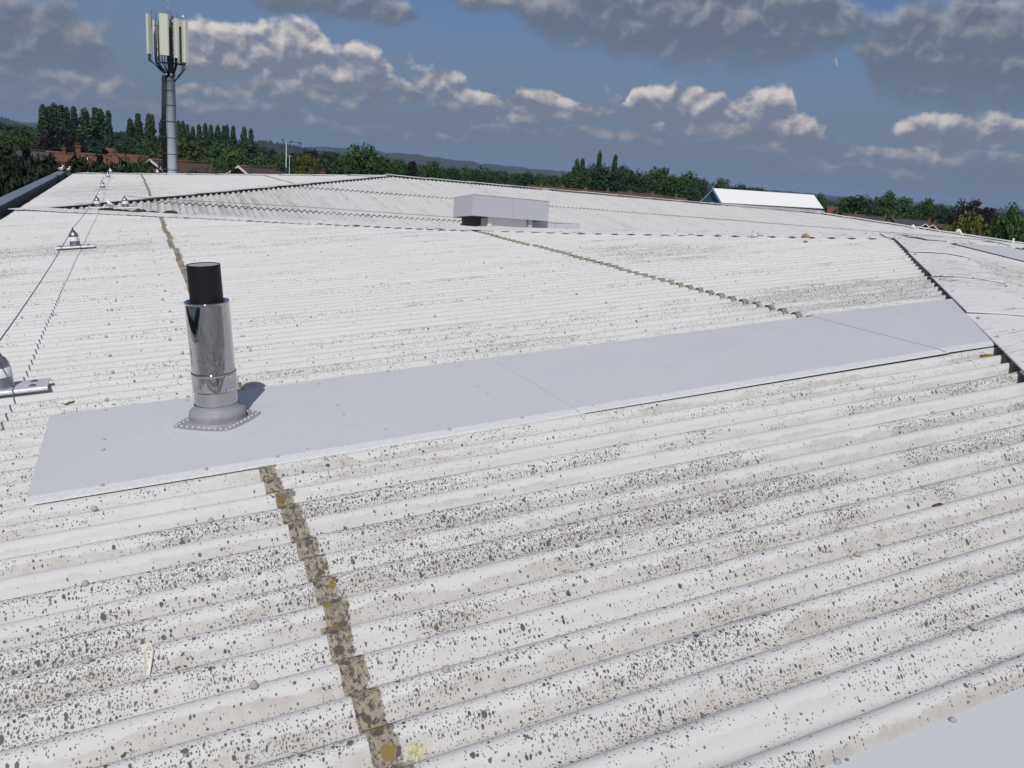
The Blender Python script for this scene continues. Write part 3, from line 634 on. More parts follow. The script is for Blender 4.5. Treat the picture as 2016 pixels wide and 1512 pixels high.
# ------------------------------------------------------------------ flat flashing panels laid across the corrugations
PZ = .012
def AP(x, y, h=PZ): return Vector((x, y, ZA(x))) + NA * h
def fix_set(par, pts, me_, hh=.006):
    for (x, y) in pts:
        p = onA(x, y, PZ + hh)
        o = bpy.data.objects.new('fixing_cap', me_); C.objects.link(o); o.parent = par; o.location = p; o.rotation_euler = (0, -TH, random.uniform(0, 6))
        o.matrix_parent_inverse = Matrix.Identity(4)
FIXP = MB().lathe((0, 0, 0), (0, 0, 1), [(.009, 0), (.009, .0015), (.0058, .0025), (.0058, .006), (.002, .0075)], 8).me('fixing_cap', M_fix)
def to6(x, y): return (x / 2.88, 500 + y / 2.88)
def to9(x, y): return (900 + x / 4.032, 650 + y / 4.032)
def to7(x, y): return (1500 + x / 3.907, 450 + y / 3.907)
allfix = [to6(*q) for q in ((598, 890), (590, 1055), (588, 1112), (580, 1312), (1062, 832), (1170, 1220), (1573, 1150), (1810, 740), (1913, 862), (1950, 912))] + \
         [to9(*q) for q in ((163, 455), (243, 510), (665, 380), (757, 435), (1140, 317), (1243, 368), (1570, 258), (1683, 300), (1998, 193), (517, 697), (1075, 607), (1605, 523), (418, 243), (855, 187), (1265, 135))] + \
         [to7(*q) for q in ((890, 705), (990, 765), (1297, 720), (1130, 797), (1435, 745), (1585, 895), (345, 860), (468, 895), (667, 815), (800, 848), (113, 950), (1245, 958), (895, 1015), (530, 1078), (105, 1147))] + [(760, 846), (642, 905), (885, 846)]
YF, YBk = 3.395, 4.462
spans = [(-.383, 1.985, 'pale grey flat roofing panel carrying the flue'), (1.955, 4.46, 'middle pale grey flat roofing panel'), (4.43, 9, 'grey flat roofing panel running under the hip cap')]
for i, (xa, xb, lb) in enumerate(spans):
    h, h2 = [(PZ + .006, PZ + .008), (PZ + .011, PZ + .014), (PZ + .018, PZ + .011)][i]
    if i < 2: q = [AP(xa, YF, h), AP(xb, YF, h2), AP(xb, YBk, h2), AP(xa, YBk, h)]
    else: q = [AP(xa, YF, h), AP(hipR(YF) - .108, YF, h2), AP(hipR(YBk) - .108, YBk, h2), AP(xa, YBk, h)]
    pn = MB().slab(q, .003).build('flashing_panel', M_panel, bld); pn['label'] = lb
    # folded front lip with a shadow gap under it
    a, b_ = q[0], q[1]; dv = Vector((0, -.050, -.007)); dl = Vector((0, -.003, -.008))
    lp = MB(); th = Vector((0, 0, .003))
    lp.add([a, b_, b_ + dv, a + dv, b_ + dv + dl, a + dv + dl], [(0, 3, 2, 1), (3, 5, 4, 2)]); lip = lp.build('front_lip', M_lip, pn)
    lip.matrix_parent_inverse = Matrix.Identity(4)
    fix_set(pn, [f for f in allfix if xa <= onA(*f, PZ).x < (spans[i + 1][0] if i < 2 else 99)], FIXP)
PQ = PZ + .016; yq = onA(1616, 1512, PQ).y
q = [AP(1.15, -.1, PQ), AP(6.5, -.1, PQ), AP(6.5, yq, PQ), AP(1.15, yq, PQ)]
pn = MB().slab(q, .004).build('flashing_panel', M_panel, bld); pn['label'] = 'pale grey flat panel at the bottom right corner'
fix_set(pn, [(1875, 1418), (1648, 1500)], FIXP, .0165)
# two grey strips on the south slope beyond the near hip
for (xa, xb, yt) in ((9.15, 10.2, 7.1),):
    q = [P3(xa, 2, zS, .013), P3(xb, 2, zS, .013), P3(xb, yt, zS, .013), P3(xa, yt, zS, .013)]
    pn = MB().slab(q, .004).build('flashing_panel', M_panel, bld); pn['label'] = 'grey strip panel beyond the near hip cap'
# crest bolts on the west slope
RB = MB().lathe((0, 0, 0), (0, 0, 1), [(.0115, 0), (.012, .003), (.0095, .0075), (.007, .009), (.006, .0135), (.002, .015)], 10).me('roof_bolt', M_bolt)
def bolt(x, y):
    yk = (math.floor((y - VOFF) / PITCH) + .5) * PITCH + VOFF
    o = bpy.data.objects.new('roof_bolt', RB); C.objects.link(o); o.parent = bld; o.matrix_parent_inverse = Matrix.Translation(-Vector(bld.location))
    o.location = Vector((x, yk, ZA(x))) + NA * .004; o.rotation_euler = (random.uniform(-.15, .15), -TH + random.uniform(-.15, .15), random.uniform(0, 6)); o.scale = (1,) * 3
nb = 0
for (xr, ph) in ((-.145, 0), (.255, 2), (.68, 1), (2.07, 1), (3.43, 3), (4.75, 0), (6.2, 2), (-1.4, 2)):
    yk = -.4 + ph * PITCH
    kk = 0
    while yk < 14:
        inpan = (YF - .06 < yk < YBk + .03 and xr > -.4) or (yk < 1.15 and xr > .9)
        if not inpan and xr < west_hi(yk) - .4 and yk > .2 and nb < 110 and (yk < 8 or kk % 2 == 0):
            bolt(xr + random.uniform(-.03, .03), yk); nb += 1
        yk += PITCH * (3 if kk % 2 else 4); kk += 1

# ------------------------------------------------------------------ the flue
FB = Vector((.3606, 4.0174, ZA(.3606) + .018)); FAX = Vector((-math.sin(R_(4.6)), 0, math.cos(R_(4.6))))
fl = empty('flue_pipe', FB, 'shiny stainless steel flue with a black inner pipe standing on a rubber boot', 'flue')
MB().lathe(FB, FAX, [(.0985, .03), (.0985, .032), (.0985, .148), (.0985, .150)], 64, False).build('lower_casing', M_steel, fl)
MB().lathe(FB, FAX, [(.0985, .150), (.1025, .151), (.1028, .156), (.1018, .159), (.1018, .160), (.1018, .162), (.1018, .230), (.1018, .232), (.1018, .234), (.1028, .237), (.1030, .243), (.1000, .246)], 64, False).build('locking_band', M_steel, fl)
MB().lathe(FB, FAX, [(.0995, .244), (.0990, .2445), (.0985, .246), (.0985, .250), (.0985, .564), (.0985, .570), (.0990, .572), (.0995, .575), (.0985, .578), (.090, .576), (.089, .557), (.05, .554)], 64, False).build('outer_casing', M_steel, fl)
ip = MB().lathe(FB, FAX, [(.0735, .50), (.0735, .51), (.0735, .736), (.0735, .742), (.0730, .745), (.0715, .746), (.0695, .742), (.069, .68)], 48, False).build('inner_pipe', M_black, fl)
mp = MB(); tp = FB + FAX * .740
ex = FAX.cross(Vector((0, 1, 0))).normalized(); ey = FAX.cross(ex)
for i in range(-9, 10):
    c_ = i * .008; hl = math.sqrt(max(0, .0695 ** 2 - c_ ** 2))
    mp.box(tp + ex * c_, .0016, 2 * hl, .0016, ex, ey, FAX); mp.box(tp + ey * c_ + FAX * .0017, 2 * hl, .0016, .0016, ex, ey, FAX)
mp.build('mesh_cap', M_zinc, fl)
for hh, aa in ((.232, -52), (.170, -50)):                              # band clips
    for da, lab_ in ((0, 1),):
        a_ = R_(aa); er = (Vector((1, 0, 0)) * math.cos(a_) + Vector((0, 1, 0)) * math.sin(a_)); et = Vector((-er.y, er.x, 0))
        MB().box(FB + FAX * hh + er * .105, .008, .055, .010, er, et, FAX).box(FB + FAX * hh + er * .111, .014, .012, .012, er, et, FAX).build('band_clip', M_zinc, fl)
bt = MB(); bz = FB - NA * .004
n_ = 40; prof = [(.142, .006), (.132, .010), (.128, .026), (.131, .040), (.127, .058), (.111, .070), (.104, .076), (.1015, .094)]
bt.lathe(bz, (NA + FAX).normalized(), prof, 40, False)
# rounded square flange turned forty-five degrees
ring = []
for i in range(64):
    a_ = 2 * math.pi * i / 64; r_ = .198 / (abs(math.cos(a_)) ** 1.25 + abs(math.sin(a_)) ** 1.25) ** (1 / 1.25)
    ring.append((a_, min(r_, .192)))
vs = []
for (dz, kf) in ((-.004, 1.0), (.004, 1.0), (.006, .97), (.007, 0.68)):
    for (a_, r_) in ring:
        p = bz + UA * (math.cos(a_ + .09) * r_ * kf * 1.06) + Vector((0, 1, 0)) * (math.sin(a_ + .09) * r_ * kf)
        vs.append(p + NA * dz)
fs = []
for j in range(3): fs += [(j * 64 + i, j * 64 + (i + 1) % 64, (j + 1) * 64 + (i + 1) % 64, (j + 1) * 64 + i) for i in range(64)]
bt.add(vs, fs, True); bo = bt.build('rubber_boot', M_lead, fl)
RV = MB().lathe((0, 0, 0), (0, 0, 1), [(.0095, 0), (.0095, .002), (.0065, .006), (.002, .0075)], 8).me('rivet', M_zinc)
crn = [Vector((math.cos(R_(a) + .09) * 1.06, math.sin(R_(a) + .09))) * .181 for a in (0, 90, 180, 270)]
for i in range(4):
    for kk in range(9):
        q2 = crn[i].lerp(crn[(i + 1) % 4], (kk + .1) / 9)
        o = bpy.data.objects.new('rivet', RV); C.objects.link(o); o.parent = bo; o.matrix_parent_inverse = Matrix.Identity(4)
        o.location = bz + UA * q2.x + Vector((0, q2.y, 0)) + NA * .0065; o.rotation_euler = (0, -TH, 0)

# ------------------------------------------------------------------ fall-arrest line: anchor posts and cable
def anchor_meshes():
    plate = MB()
    # plate with a rolled front edge: profile extruded along x
    pr = [(-.10, .002), (-.102, .010), (-.098, .017), (-.09, .018), (.09, .018), (.098, .016), (.10, .008)]
    vs = []; L = .225
    for x_ in (-L, L): vs += [(x_, a, b) for a, b in pr] + [(x_, a, b - .006) for a, b in pr[::-1]]
    n = len(pr) * 2; fs = [(i, (i + 1) % n, n + (i + 1) % n, n + i) for i in range(n)] + [tuple(range(n - 1, -1, -1)), tuple(range(n, 2 * n))]
    plate.add(vs, fs)
    bell = MB().lathe((0, 0, .018), (0, 0, 1), [(.064, 0), (.064, .012), (.060, .02), (.058, .09), (.057, .115), (.052, .140), (.042, .160), (.030, .172), (.024, .176)], 28)
    bandm = MB().lathe((0, 0, .018), (0, 0, 1), [(.0595, .062), (.0595, .112), (.0585, .113)], 28, False)
    top = MB().lathe((0, 0, .192), (0, 0, 1), [(.026, 0), (.027, .008), (.020, .014), (.012, .016), (.010, .030)], 16).tube([(0, -.03, .232), (0, 0, .240), (0, .03, .232)], .009, 8)
    holes = MB()
    for (hx, hy) in ((-.17, -.05), (-.17, .05), (.15, -.045), (.15, .05)): holes.lathe((hx, hy, .018), (0, 0, 1), [(.020, 0), (.020, .0015), (.010, .0016), (.009, .008)], 12)
    return plate.me('base_plate', M_plate), bell.me('bell_housing', M_alu), bandm.me('print_band', M_white), top.me('cable_eye', M_cable), holes.me('plate_bolts', M_cable)
AM = anchor_meshes(); NMS = ('base_plate', 'bell_housing', 'print_band', 'cable_eye', 'plate_bolts')
def anchor(p, label, tilt=TH, rz=0.0):
    e_ = empty('anchor_post', p, label, 'anchor post', 'fall arrest posts along the roof edge'); e_.rotation_euler = (0, -tilt, rz)
    for nm, m_ in zip(NMS, AM): local(nm, m_, e_)
    return e_
AX = -.63
def ap(y, x=AX): return Vector((x, y, ZA(x) + .014))
anchors = [(ap(-2.0), 'silver domed fall arrest post behind the camera'), (ap(5.08, -.655), 'silver domed fall arrest post cut off by the left edge of the photo'), (ap(11.95), 'silver domed fall arrest post standing alone on the near slope behind the flue'),
           (ap(18.9, -.56), 'larger looking silver domed post standing where the roof valley starts, left of its pair'), (ap(26.2), 'silver domed fall arrest post midway up the far slope'), (ap(34.0), 'silver domed fall arrest post just before the far roof edge'), (ap(38.6, -.62), 'farthest silver domed post, on the far roof edge')]
anchors = anchors[1:]
for p, l in anchors: anchor(p, l)
pc = Vector((-.05, 18.5, ZA(-.05) + .014)); anchor(pc, 'silver domed post right of its pair at the start of the roof valley')
pr_ = Vector((1.1, 37.0, ZA(1.1) - .02)); anchor(pr_, 'small looking domed post on the far roof edge beside the stained joint')
top_ = lambda p: p + NA * .236
cab = MB(); pts = [top_(ap(-2.0, -.70))] + [top_(p) for p, _ in anchors]
for a_, b_ in zip(pts[:-1], pts[1:]):
    cab.tube([a_.lerp(b_, s) - Vector((0, 0, .035 * 4 * s * (1 - s))) for s in np.linspace(0, 1, 9)], .0042, 6)
tag(cab.build('safety_cable', M_cable), 'thin steel cable strung between the domed posts up the left of the roof', 'cable')
sp1 = Vector((7.05, 18.35, zN(7.05, 18.35) + .0)); cab2 = MB(); e0 = top_(pc)
cab2.tube([e0, e0 + Vector((.5, .1, -.03)), e0.lerp(sp1, .5) + Vector((0, .1, .18)), sp1 + Vector((0, 0, .34)), sp1 + Vector((1.0, .1, .30))], .005, 6)
cab2.build('safety_cable', M_cable); cab2 = bpy.data.objects['safety_cable.001']; tag(cab2, 'thin cable running right along the roof valley from the paired posts', 'cable')
e_ = empty('cable_support', sp1, 'small forked cable bracket in the valley left of the roof ventilator', 'bracket')
MB().tube([sp1 + Vector((-.06, 0, 0)), sp1 + Vector((0, 0, .34))], .012).tube([sp1 + Vector((.06, 0, 0)), sp1 + Vector((0, 0, .34))], .012).tube([sp1 + Vector((0, .06, 0)), sp1 + Vector((0, 0, .30))], .012).build('legs', M_alu, e_)
cab3 = MB(); e1 = top_(pr_); cab3.tube([e1, e1 + Vector((1.2, -1.0, .04)), e1 + Vector((2.6, -2.3, .10))], .006, 6)
tag(cab3.build('safety_cable', M_cable), 'short cable leaving the post on the far roof edge', 'cable')

# ------------------------------------------------------------------ small things lying on the roof
def onS(px_, py_):                                                     # the place on the corrugated surface itself
    h = 0.0
    for _ in range(12):
        p = onA(px_, py_, h); h = h * .5 + .5 * (-DEP * (.5 + .5 * math.tanh(1.15 * math.cos(2 * math.pi * (p.y - VOFF) / PITCH)) / math.tanh(1.15)) + .003)
    return p
def prof_z(y): return -DEP * (.5 + .5 * math.tanh(1.15 * math.cos(2 * math.pi * (y - VOFF) / PITCH)) / math.tanh(1.15))
def blob(p, rx, ry, rz, n=14, jag=.35, seed=1, rot=0):
    r = random.Random(seed); vs = []; fs = []; L = 5
    for j in range(L):
        a = j / (L - 1) * math.pi / 2
        for i in range(n):
            k_ = 1 + r.uniform(-jag, jag) * math.cos(a); b_ = 2 * math.pi * i / n + rot
            x_ = math.cos(b_) * rx * math.cos(a) * k_; y_ = math.sin(b_) * ry * math.cos(a) * k_
            vs.append(Vector(p) + Vector((x_, y_, math.sin(a) * rz * (1 + r.uniform(-.25, .25)) + TT * x_)))
    for j in range(L - 1): fs += [(j * n + i, j * n + (i + 1) % n, (j + 1) * n + (i + 1) % n, (j + 1) * n + i) for i in range(n)]
    return vs, fs
def item(name, m, pts, label, cat):
    b_ = MB()
    for q in pts: b_.add(*q)
    return tag(b_.build(name, m), label, cat)
p = onS(818, 1484); vs = []
item('lichen_clump', M_lichen, [blob(p + Vector((random.uniform(-.013, .013), random.uniform(-.020, .020), 0)), .012, .013, .020, 12, .4, s) for s in range(9)], 'pale yellow crusty lichen clump at the bottom of the stained joint', 'lichen')
p = onS(283, 1318)
chip = MB(); q = []
for i, (dx, dy, z) in enumerate(((-.008, .055, .012), (.018, .058, .02), (.026, .02, .026), (.014, -.02, .018), (.02, -.05, .008), (-.02, -.072, .004), (-.018, -.05, .010), (.004, -.03, .016), (.0, .02, .018))):
    q.append(Vector((p.x + dx, p.y + dy, ZA(p.x + dx) + prof_z(p.y + dy) + .006 + z * .35)))
chip.slab(q, .006, NA); chip.box(p + Vector((.006, .012, .008)), .005, .040, .008)
tag(chip.build('plastic_scrap', M_foam), 'curled scrap of torn white plastic on the near corrugations', 'scrap')
p = onS(590, 965); item('leaf_scrap', M_foam, [blob(p, .022, .006, .006, 10, .2, 3, .3)], 'small buff seed case right of the stained joint below the panel', 'debris')
p = onS(1845, 995); item('twig', M_rust, [blob(p, .024, .008, .008, 10, .3, 4, .2)], 'dark curled leaf lying on a crest near the right edge', 'leaf')
p = onS(134, 786); item('paint_flake', M_foam, [blob(p + Vector((0, 0, -.01)), .03, .045, .012, 10, .5, 5), blob(p + Vector((-.02, -.2, -.01)), .012, .03, .008, 10, .5, 6)], 'pale flake of torn roof coating beside the left anchor post', 'flake')
p = onS(62, 940); item('paint_flake', M_foam, [blob(p + Vector((0, 0, -.01)), .016, .03, .008, 10, .5, 8)], 'small pale flake left of the grey panel', 'flake')
p = onA(1944, 702, -.005); item('orange_lichen', mat('orange_lichen', (.22, .13, .025), .95, 0, .4, 40, .5, 90), [blob(p, .05, .04, .012, 14, .3, 9)], 'orange lichen patch on the crest under the hip cap', 'lichen')
p = onA(1585, 468, .05); item('yellow_block', mat('ochre_clay', (.26, .19, .09), .9), [blob(p, .05, .04, .05, 10, .25, 11)], 'ochre lump sitting on the ridge cap right of the ventilator', 'lump')
vp = Vector((.10, 19.50, zB(.1, 19.5) + .01))
item('moss_clump', M_moss, [blob(vp + Vector((random.uniform(-.55, .75), random.uniform(-.16, .22), -.02)), random.uniform(.08, .2), random.uniform(.06, .12), random.uniform(.04, .09), 12, .4, 20 + s) for s in range(16)], 'dark brown moss and litter heaped in the valley between the paired posts', 'moss')

# ------------------------------------------------------------------ roof ventilator and its low neighbour
kf = .87
FLt, FRt = Vector((7.75, 19.52, -.61)) * kf, Vector((10.10, 19.98, -.672)) * kf; FLb, FRb = Vector((7.75, 19.52, -1.13)) * kf, Vector((10.10, 19.98, -1.192)) * kf
BLt, BLb = Vector((7.565, 20.37, -.742)) * kf, Vector((7.565, 20.37, -1.242)) * kf; dB = BLt - FLt; dBb = BLb - FLb
BRt, BRb = FRt + dB, FRb + dBb
base = Vector((8.0, 17.4, zN(8, 17.4)))
ve = empty('roof_ventilator', base, 'boxy grey ventilator cowl raised on a white plinth behind the hip cap', 'ventilator')
mid_t, mid_b = FLt.lerp(FRt, .515), FLb.lerp(FRb, .515); th = .02
fn = (FRt - FLt).cross(FLb - FLt).normalized(); fn = fn if fn.y < 0 else -fn
MB().slab([FLt, mid_t - (FRt - FLt) * .002, mid_b - (FRt - FLt) * .002, FLb], th, fn).build('front_panel', M_hood, ve)
MB().slab([mid_t + (FRt - FLt) * .002, FRt, FRb, mid_b + (FRt - FLt) * .002], th, fn).build('front_panel', M_hood, ve)
wn_ = Vector((-1, -.2, 0)).normalized()
ct = BLt + Vector((0, 0, -.09)); ct2 = BLt - dB * .09
MB().slab([FLt + wn_ * .003, FLb + wn_ * .003, BLb, ct, ct2], th, wn_).build('side_panel', M_hood, ve)
MB().slab([FRt, BRt, BRb, FRb], th, -wn_).build('side_panel', M_hood, ve)
MB().slab([FLt + Vector((0, 0, .004)), FRt + Vector((0, 0, .004)), BRt, BLt], .02, Vector((0, 0, 1))).build('top_panel', M_hood, ve)
MB().slab([BLt, BRt, BRb, BLb], th, -fn).build('back_panel', M_hood, ve)
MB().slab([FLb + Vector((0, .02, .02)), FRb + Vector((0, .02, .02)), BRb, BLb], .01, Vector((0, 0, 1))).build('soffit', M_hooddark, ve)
fd = (FRb - FLb); fu = fd.normalized(); bk = Vector((-fu.y, fu.x, 0))
def pl(s, back, z=0): return FLb + fd * s + bk * back + Vector((0, 0, z))
zlow = -1.55
def upr(s0, s1, back, m, nm, dep=.04, z1=.03):
    a, b_ = pl(s0, back), pl(s1, back); a2, b2 = pl(s0, back + dep), pl(s1, back + dep)
    tz = a.z + z1; MB().add([(q.x, q.y, zz) for zz in (zlow, tz) for q in (a, b_, b2, a2)], [(0, 1, 5, 4), (1, 2, 6, 5), (2, 3, 7, 6), (3, 0, 4, 7), (4, 5, 6, 7)]).build(nm, m, ve)
upr(.025, .26, .45, M_hooddark, 'hood_shade_panel'); upr(.24, .285, .10, M_offw, 'plinth_post'); upr(.285, .76, .13, M_offw, 'plinth_panel', .4); upr(.765, .82, .08, M_hood, 'plinth_post')  # first piece: dark panel painted in for the hood's shadow in the plinth recess
low = Vector((10.2, 18.6, zN(10.2, 18.6))); lv = empty('roof_ventilator', low, 'low pale grey ventilator box half hidden behind the raised cowl', 'ventilator')
def lowp(x, y, D=19.9): return at(x, y, D)
a_, m_, b_ = lowp(985, 431), lowp(1094, 437), lowp(1141, 439.5)
for q0, q1 in ((a_, m_), (m_ + (b_ - m_) * .012, b_)):
    dn = Vector((0, 0, -.75)); MB().slab([q0, q1, q1 + dn, q0 + dn], .02, Vector((.1, -1, 0)).normalized()).build('front_panel', M_hood, lv)
bb = Vector((.1, .8, -.08)); MB().slab([a_ + Vector((0, 0, .003)), b_ + Vector((0, 0, .003)), b_ + bb, a_ + bb], .02, Vector((0, 0, 1))).build('top_panel', M_hood, lv)
dn = Vector((0, 0, -.75)); MB().slab([b_, b_ + bb, b_ + bb + dn, b_ + dn], .02, Vector((1, 0, 0))).build('side_panel', M_hood, lv)

# ------------------------------------------------------------------ gulls
def gull(p, heading, label, s=1.0):
    e_ = empty('gull', p, label, 'gull', 'gulls resting on the roof and mast')
    hx = Vector((math.cos(heading), math.sin(heading), 0)); hy = Vector((-hx.y, hx.x, 0)); hz = Vector((0, 0, 1))
    def Q(x, y, z): return p + (hx * x + hy * y + hz * z) * s
    prof = [(-.20, .165, .008), (-.15, .155, .035), (-.07, .145, .065), (.02, .150, .075), (.08, .175, .062), (.115, .215, .042), (.125, .245, .037), (.132, .272, .040), (.150, .288, .030), (.165, .285, .012)]
    n = 12; vs = []; fs = []
    for (x, z, r_) in prof:
        for i in range(n):
            a = 2 * math.pi * i / n; vs.append(Q(x + (math.sin(a) * -r_ * .35 if x > .06 else 0), math.cos(a) * r_, z + math.sin(a) * r_))
    for j in range(len(prof) - 1): fs += [(j * n + i, j * n + (i + 1) % n, (j + 1) * n + (i + 1) % n, (j + 1) * n + i) for i in range(n)]
    MB().add(vs, fs, True).build('body', M_gull, e_)
    for sd_ in (-1, 1):
        MB().add([Q(.07, sd_ * .062, .19), Q(-.02, sd_ * .080, .205), Q(-.14, sd_ * .05, .185), Q(-.27, sd_ * .012, .165), Q(-.12, sd_ * .066, .145), Q(.03, sd_ * .078, .14)], [(0, 1, 2, 3, 4, 5)]).build('wing', M_gullg, e_)
        MB().tube([Q(-.01, sd_ * .025, .08), Q(.0, sd_ * .025, .008), Q(.035, sd_ * .03, .004)], .006 * s, 6).build('leg', M_beak, e_)
    MB().tube([Q(.165, 0, .284), Q(.20, 0, .280), Q(.215, 0, .270)], .007 * s, 6).build('beak', M_beak, e_)
gull(Vector((EAVE - .43, 39.7, -1.508)), R_(-50), 'left gull of the two standing on the corner of the coping', .95)
gull(Vector((EAVE - .17, 40.0, -1.513)), R_(-65), 'right gull of the two standing on the corner of the coping', .85)
gull(Vector((-.33, 18.25, ZA(-.33) + .01)), R_(115), 'white gull standing by the pair of domed posts in the valley', .62)

# ------------------------------------------------------------------ telecom mast
MD = 46.0; mp_ = at(340, 345, MD); MX, MY = mp_.x, mp_.y
mz = lambda py: at(338, py, MD).z
ma = empty('telecom_mast', (MX, MY, GZ), 'tall galvanised monopole mast with cream antenna panels and black cables', 'mast')
MB().lathe((MX, MY, 0), (0, 0, 1), [(.30, GZ), (.235, mz(340)), (.20, mz(150)), (.24, mz(150) + .02), (.24, mz(150) + .08), (.20, mz(150) + .1)], 28).build('pole', M_mast, ma)
perp = Vector((CR.x, CR.y, 0)).normalized(); tow = Vector((-MX, -MY, 0)).normalized()
cb = MB()
for kk in range(4):
    o_ = Vector((MX, MY, 0)) - perp * (.285 + .052 * kk) + tow * (.10 + .03 * (kk % 2)); cb.tube([o_ + Vector((0, 0, GZ)), o_ + perp * -.02 + Vector((0, 0, mz(240))), o_ + perp * .05 + Vector((0, 0, mz(150)))], .036, 8)
cb.build('cable_bundle', M_mcab, ma)
for py in (160, 179, 208, 240, 272, 304, 335):
    MB().lathe((MX, MY, mz(py)), (0, 0, 1), [(.238, 0), (.245, .005), (.245, .025), (.238, .03)], 20, False).box(Vector((MX, MY, mz(py) + .03)) - perp * .36 + tow * .12, .24, .10, .03, perp, tow).build('clamp_ring', M_antb, ma)
zt, zb = mz(33), mz(113)
hb = MB(); hb.lathe((MX, MY, 0), (0, 0, 1), [(.12, mz(150)), (.10, mz(60)), (.10, mz(38))], 14)
for zz in (mz(125), mz(100), mz(55)):
    for a in range(6):
        q_ = Vector((math.cos(a * math.pi / 3 + .3), math.sin(a * math.pi / 3 + .3), 0)); hb.tube([Vector((MX, MY, zz)), Vector((MX, MY, zz)) + q_ * .72], .03, 6)
for a in range(6):
    q_ = Vector((math.cos(a * math.pi / 3 + .3), math.sin(a * math.pi / 3 + .3), 0)); hb.tube([Vector((MX, MY, mz(126))) + q_ * .66, Vector((MX, MY, mz(42))) + q_ * .66], .035, 6)
hb.build('head_frame', M_antb, ma)
def panel(x0, x1, yt, yb, depth, fwd, turn, wd=None):
    cx = (x0 + x1) / 2; sc = MD / 1631.8 * 1.0
    c_ = Vector((MX, MY, 0)) + perp * ((cx - 338) * sc * 1.02) + tow * fwd
    wdt = wd or (x1 - x0) * sc; ang = R_(turn); ex_ = perp * math.cos(ang) + tow * math.sin(ang); ey_ = Vector((-ex_.y, ex_.x, 0))
    z0_, z1_ = mz(yb), mz(yt); h_ = z1_ - z0_
    b_ = MB(); n = 8; vs = []
    pr_ = [(-.5, -.5), (.5, -.5), (.5, .25), (.38, .5), (-.38, .5), (-.5, .25)]
    for z_ in (z0_, z1_): vs += [c_ + ex_ * (a * wdt) - ey_ * (b2 * depth) + Vector((0, 0, z_)) for a, b2 in pr_]
    k_ = 6; b_.add(vs, [(i, (i + 1) % k_, k_ + (i + 1) % k_, k_ + i) for i in range(k_)] + [tuple(range(k_ - 1, -1, -1)), tuple(range(k_, 2 * k_))])
    po = b_.build('antenna_panel', M_ant, ma)
    tl = MB()
    for j in range(3):
        q_ = c_ + ex_ * ((j - 1) * wdt * .28); mid = Vector((MX, MY, 0)) + (q_ - Vector((MX, MY, 0))).normalized() * .42
        tl.tube([Vector((q_.x, q_.y, z0_ - .0)), Vector((q_.x, q_.y, z0_ - .28)), Vector((mid.x, mid.y, z0_ - .62 - .05 * j)), Vector((MX, MY, z0_ - .85)) + (mid - Vector((MX, MY, 0))) * .6, Vector((MX, MY, z0_ - 1.0)) - perp * .3 + tow * .12], .024, 6)
    tl.build('feeder_cable', M_mcab, ma)
panel(299, 308, 33, 111, .16, .25, -48, .27); panel(320, 337.5, 33, 113, .16, .78, -14, .46); panel(344.5, 352, 39, 116, .14, .55, 62, .26); panel(353, 367.5, 41, 122, .18, .18, 48, .42)
panel(312, 318, 40, 112, .14, -.5, 200, .25); panel(341, 346, 36, 112, .14, -.75, 160, .3)
for (px_, yt_, f_) in ((308, 22, .2), (314, 25, -.3), (334, 20, .6), (336.5, 24, .3), (341, 18, -.2), (351, 26, .3)):
    c_ = Vector((MX, MY, 0)) + perp * ((px_ - 338) * MD / 1631.8) + tow * f_; MB().tube([Vector((c_.x, c_.y, mz(60))), Vector((c_.x, c_.y, mz(yt_)))], .012, 5).build('whip_aerial', M_antb, ma)
st_ = MB()
for k_ in range(26):
    z_ = mz(330) + k_ * .33
    if z_ < mz(165): st_.tube([Vector((MX, MY, z_)) + perp * .2 + tow * .06, Vector((MX, MY, z_)) + perp * .30 + tow * .09], .009, 5)
rr_ = MB()
for j in range(7): rr_.box(Vector((MX, MY, mz(105) + j * .26)) + perp * .13 + tow * .35, .10, .10, .16, perp, tow)
rr_.build('radio_unit', M_antb, ma)
gp = Vector((MX, MY, 0)) + perp * ((362 - 338) * MD / 1631.8) + tow * .18; gull(Vector((gp.x, gp.y, mz(41))), R_(100), 'gull perched on top of the rightmost antenna panel of the mast', .9)

# ------------------------------------------------------------------ weather pole and railing frame beyond the far roof edge
wp = at(563, 343, 62); WS = 62 / 1631.8
wpo = empty('weather_pole', (wp.x, wp.y, GZ), 'thin pale pole carrying wind cups and vanes on a crossarm', 'pole')
zt_ = at(563, 279, 62).z
MB().lathe((wp.x, wp.y, 0), (0, 0, 1), [(.05, GZ), (.028, zt_)], 10).build('pole', M_mast, wpo)
arm = MB(); arm.tube([Vector((wp.x, wp.y, zt_ - .05)) - perp * .25, Vector((wp.x, wp.y, zt_ + .05)) + perp * 1.0], .02, 6)
arm.build('crossarm', M_antb, wpo)
for (o_, dz) in ((-.27, .12), (.32, .05), (.85, .0), (.98, -.05)):
    c_ = Vector((wp.x, wp.y, zt_ + dz)) + perp * o_; MB().box(c_, .16, .05, .05, perp, tow).box(c_ + perp * .06, .05, .03, .16, perp, tow).tube([c_, c_ + Vector((0, 0, -.14))], .015).build('wind_sensor', M_antb, wpo)
w2 = at(569.5, 343, 60); w2o = empty('thin_pole', (w2.x, w2.y, GZ), 'thinner shorter pole standing just right of the wind sensor pole', 'pole')
MB().lathe((w2.x, w2.y, 0), (0, 0, 1), [(.022, GZ), (.016, at(570, 307, 60).z)], 8).build('shaft', M_mast, w2o); MB().box((w2.x, w2.y, at(570, 307, 60).z), .3, .02, .02, perp, tow).build('crossbar', M_mast, w2o)
rf = empty('railing_frame', at(530, 345, 61), 'dark green metal rail frame in front of the tiled house roof', 'railing')
def rp(x, y): return at(x, y, 61)
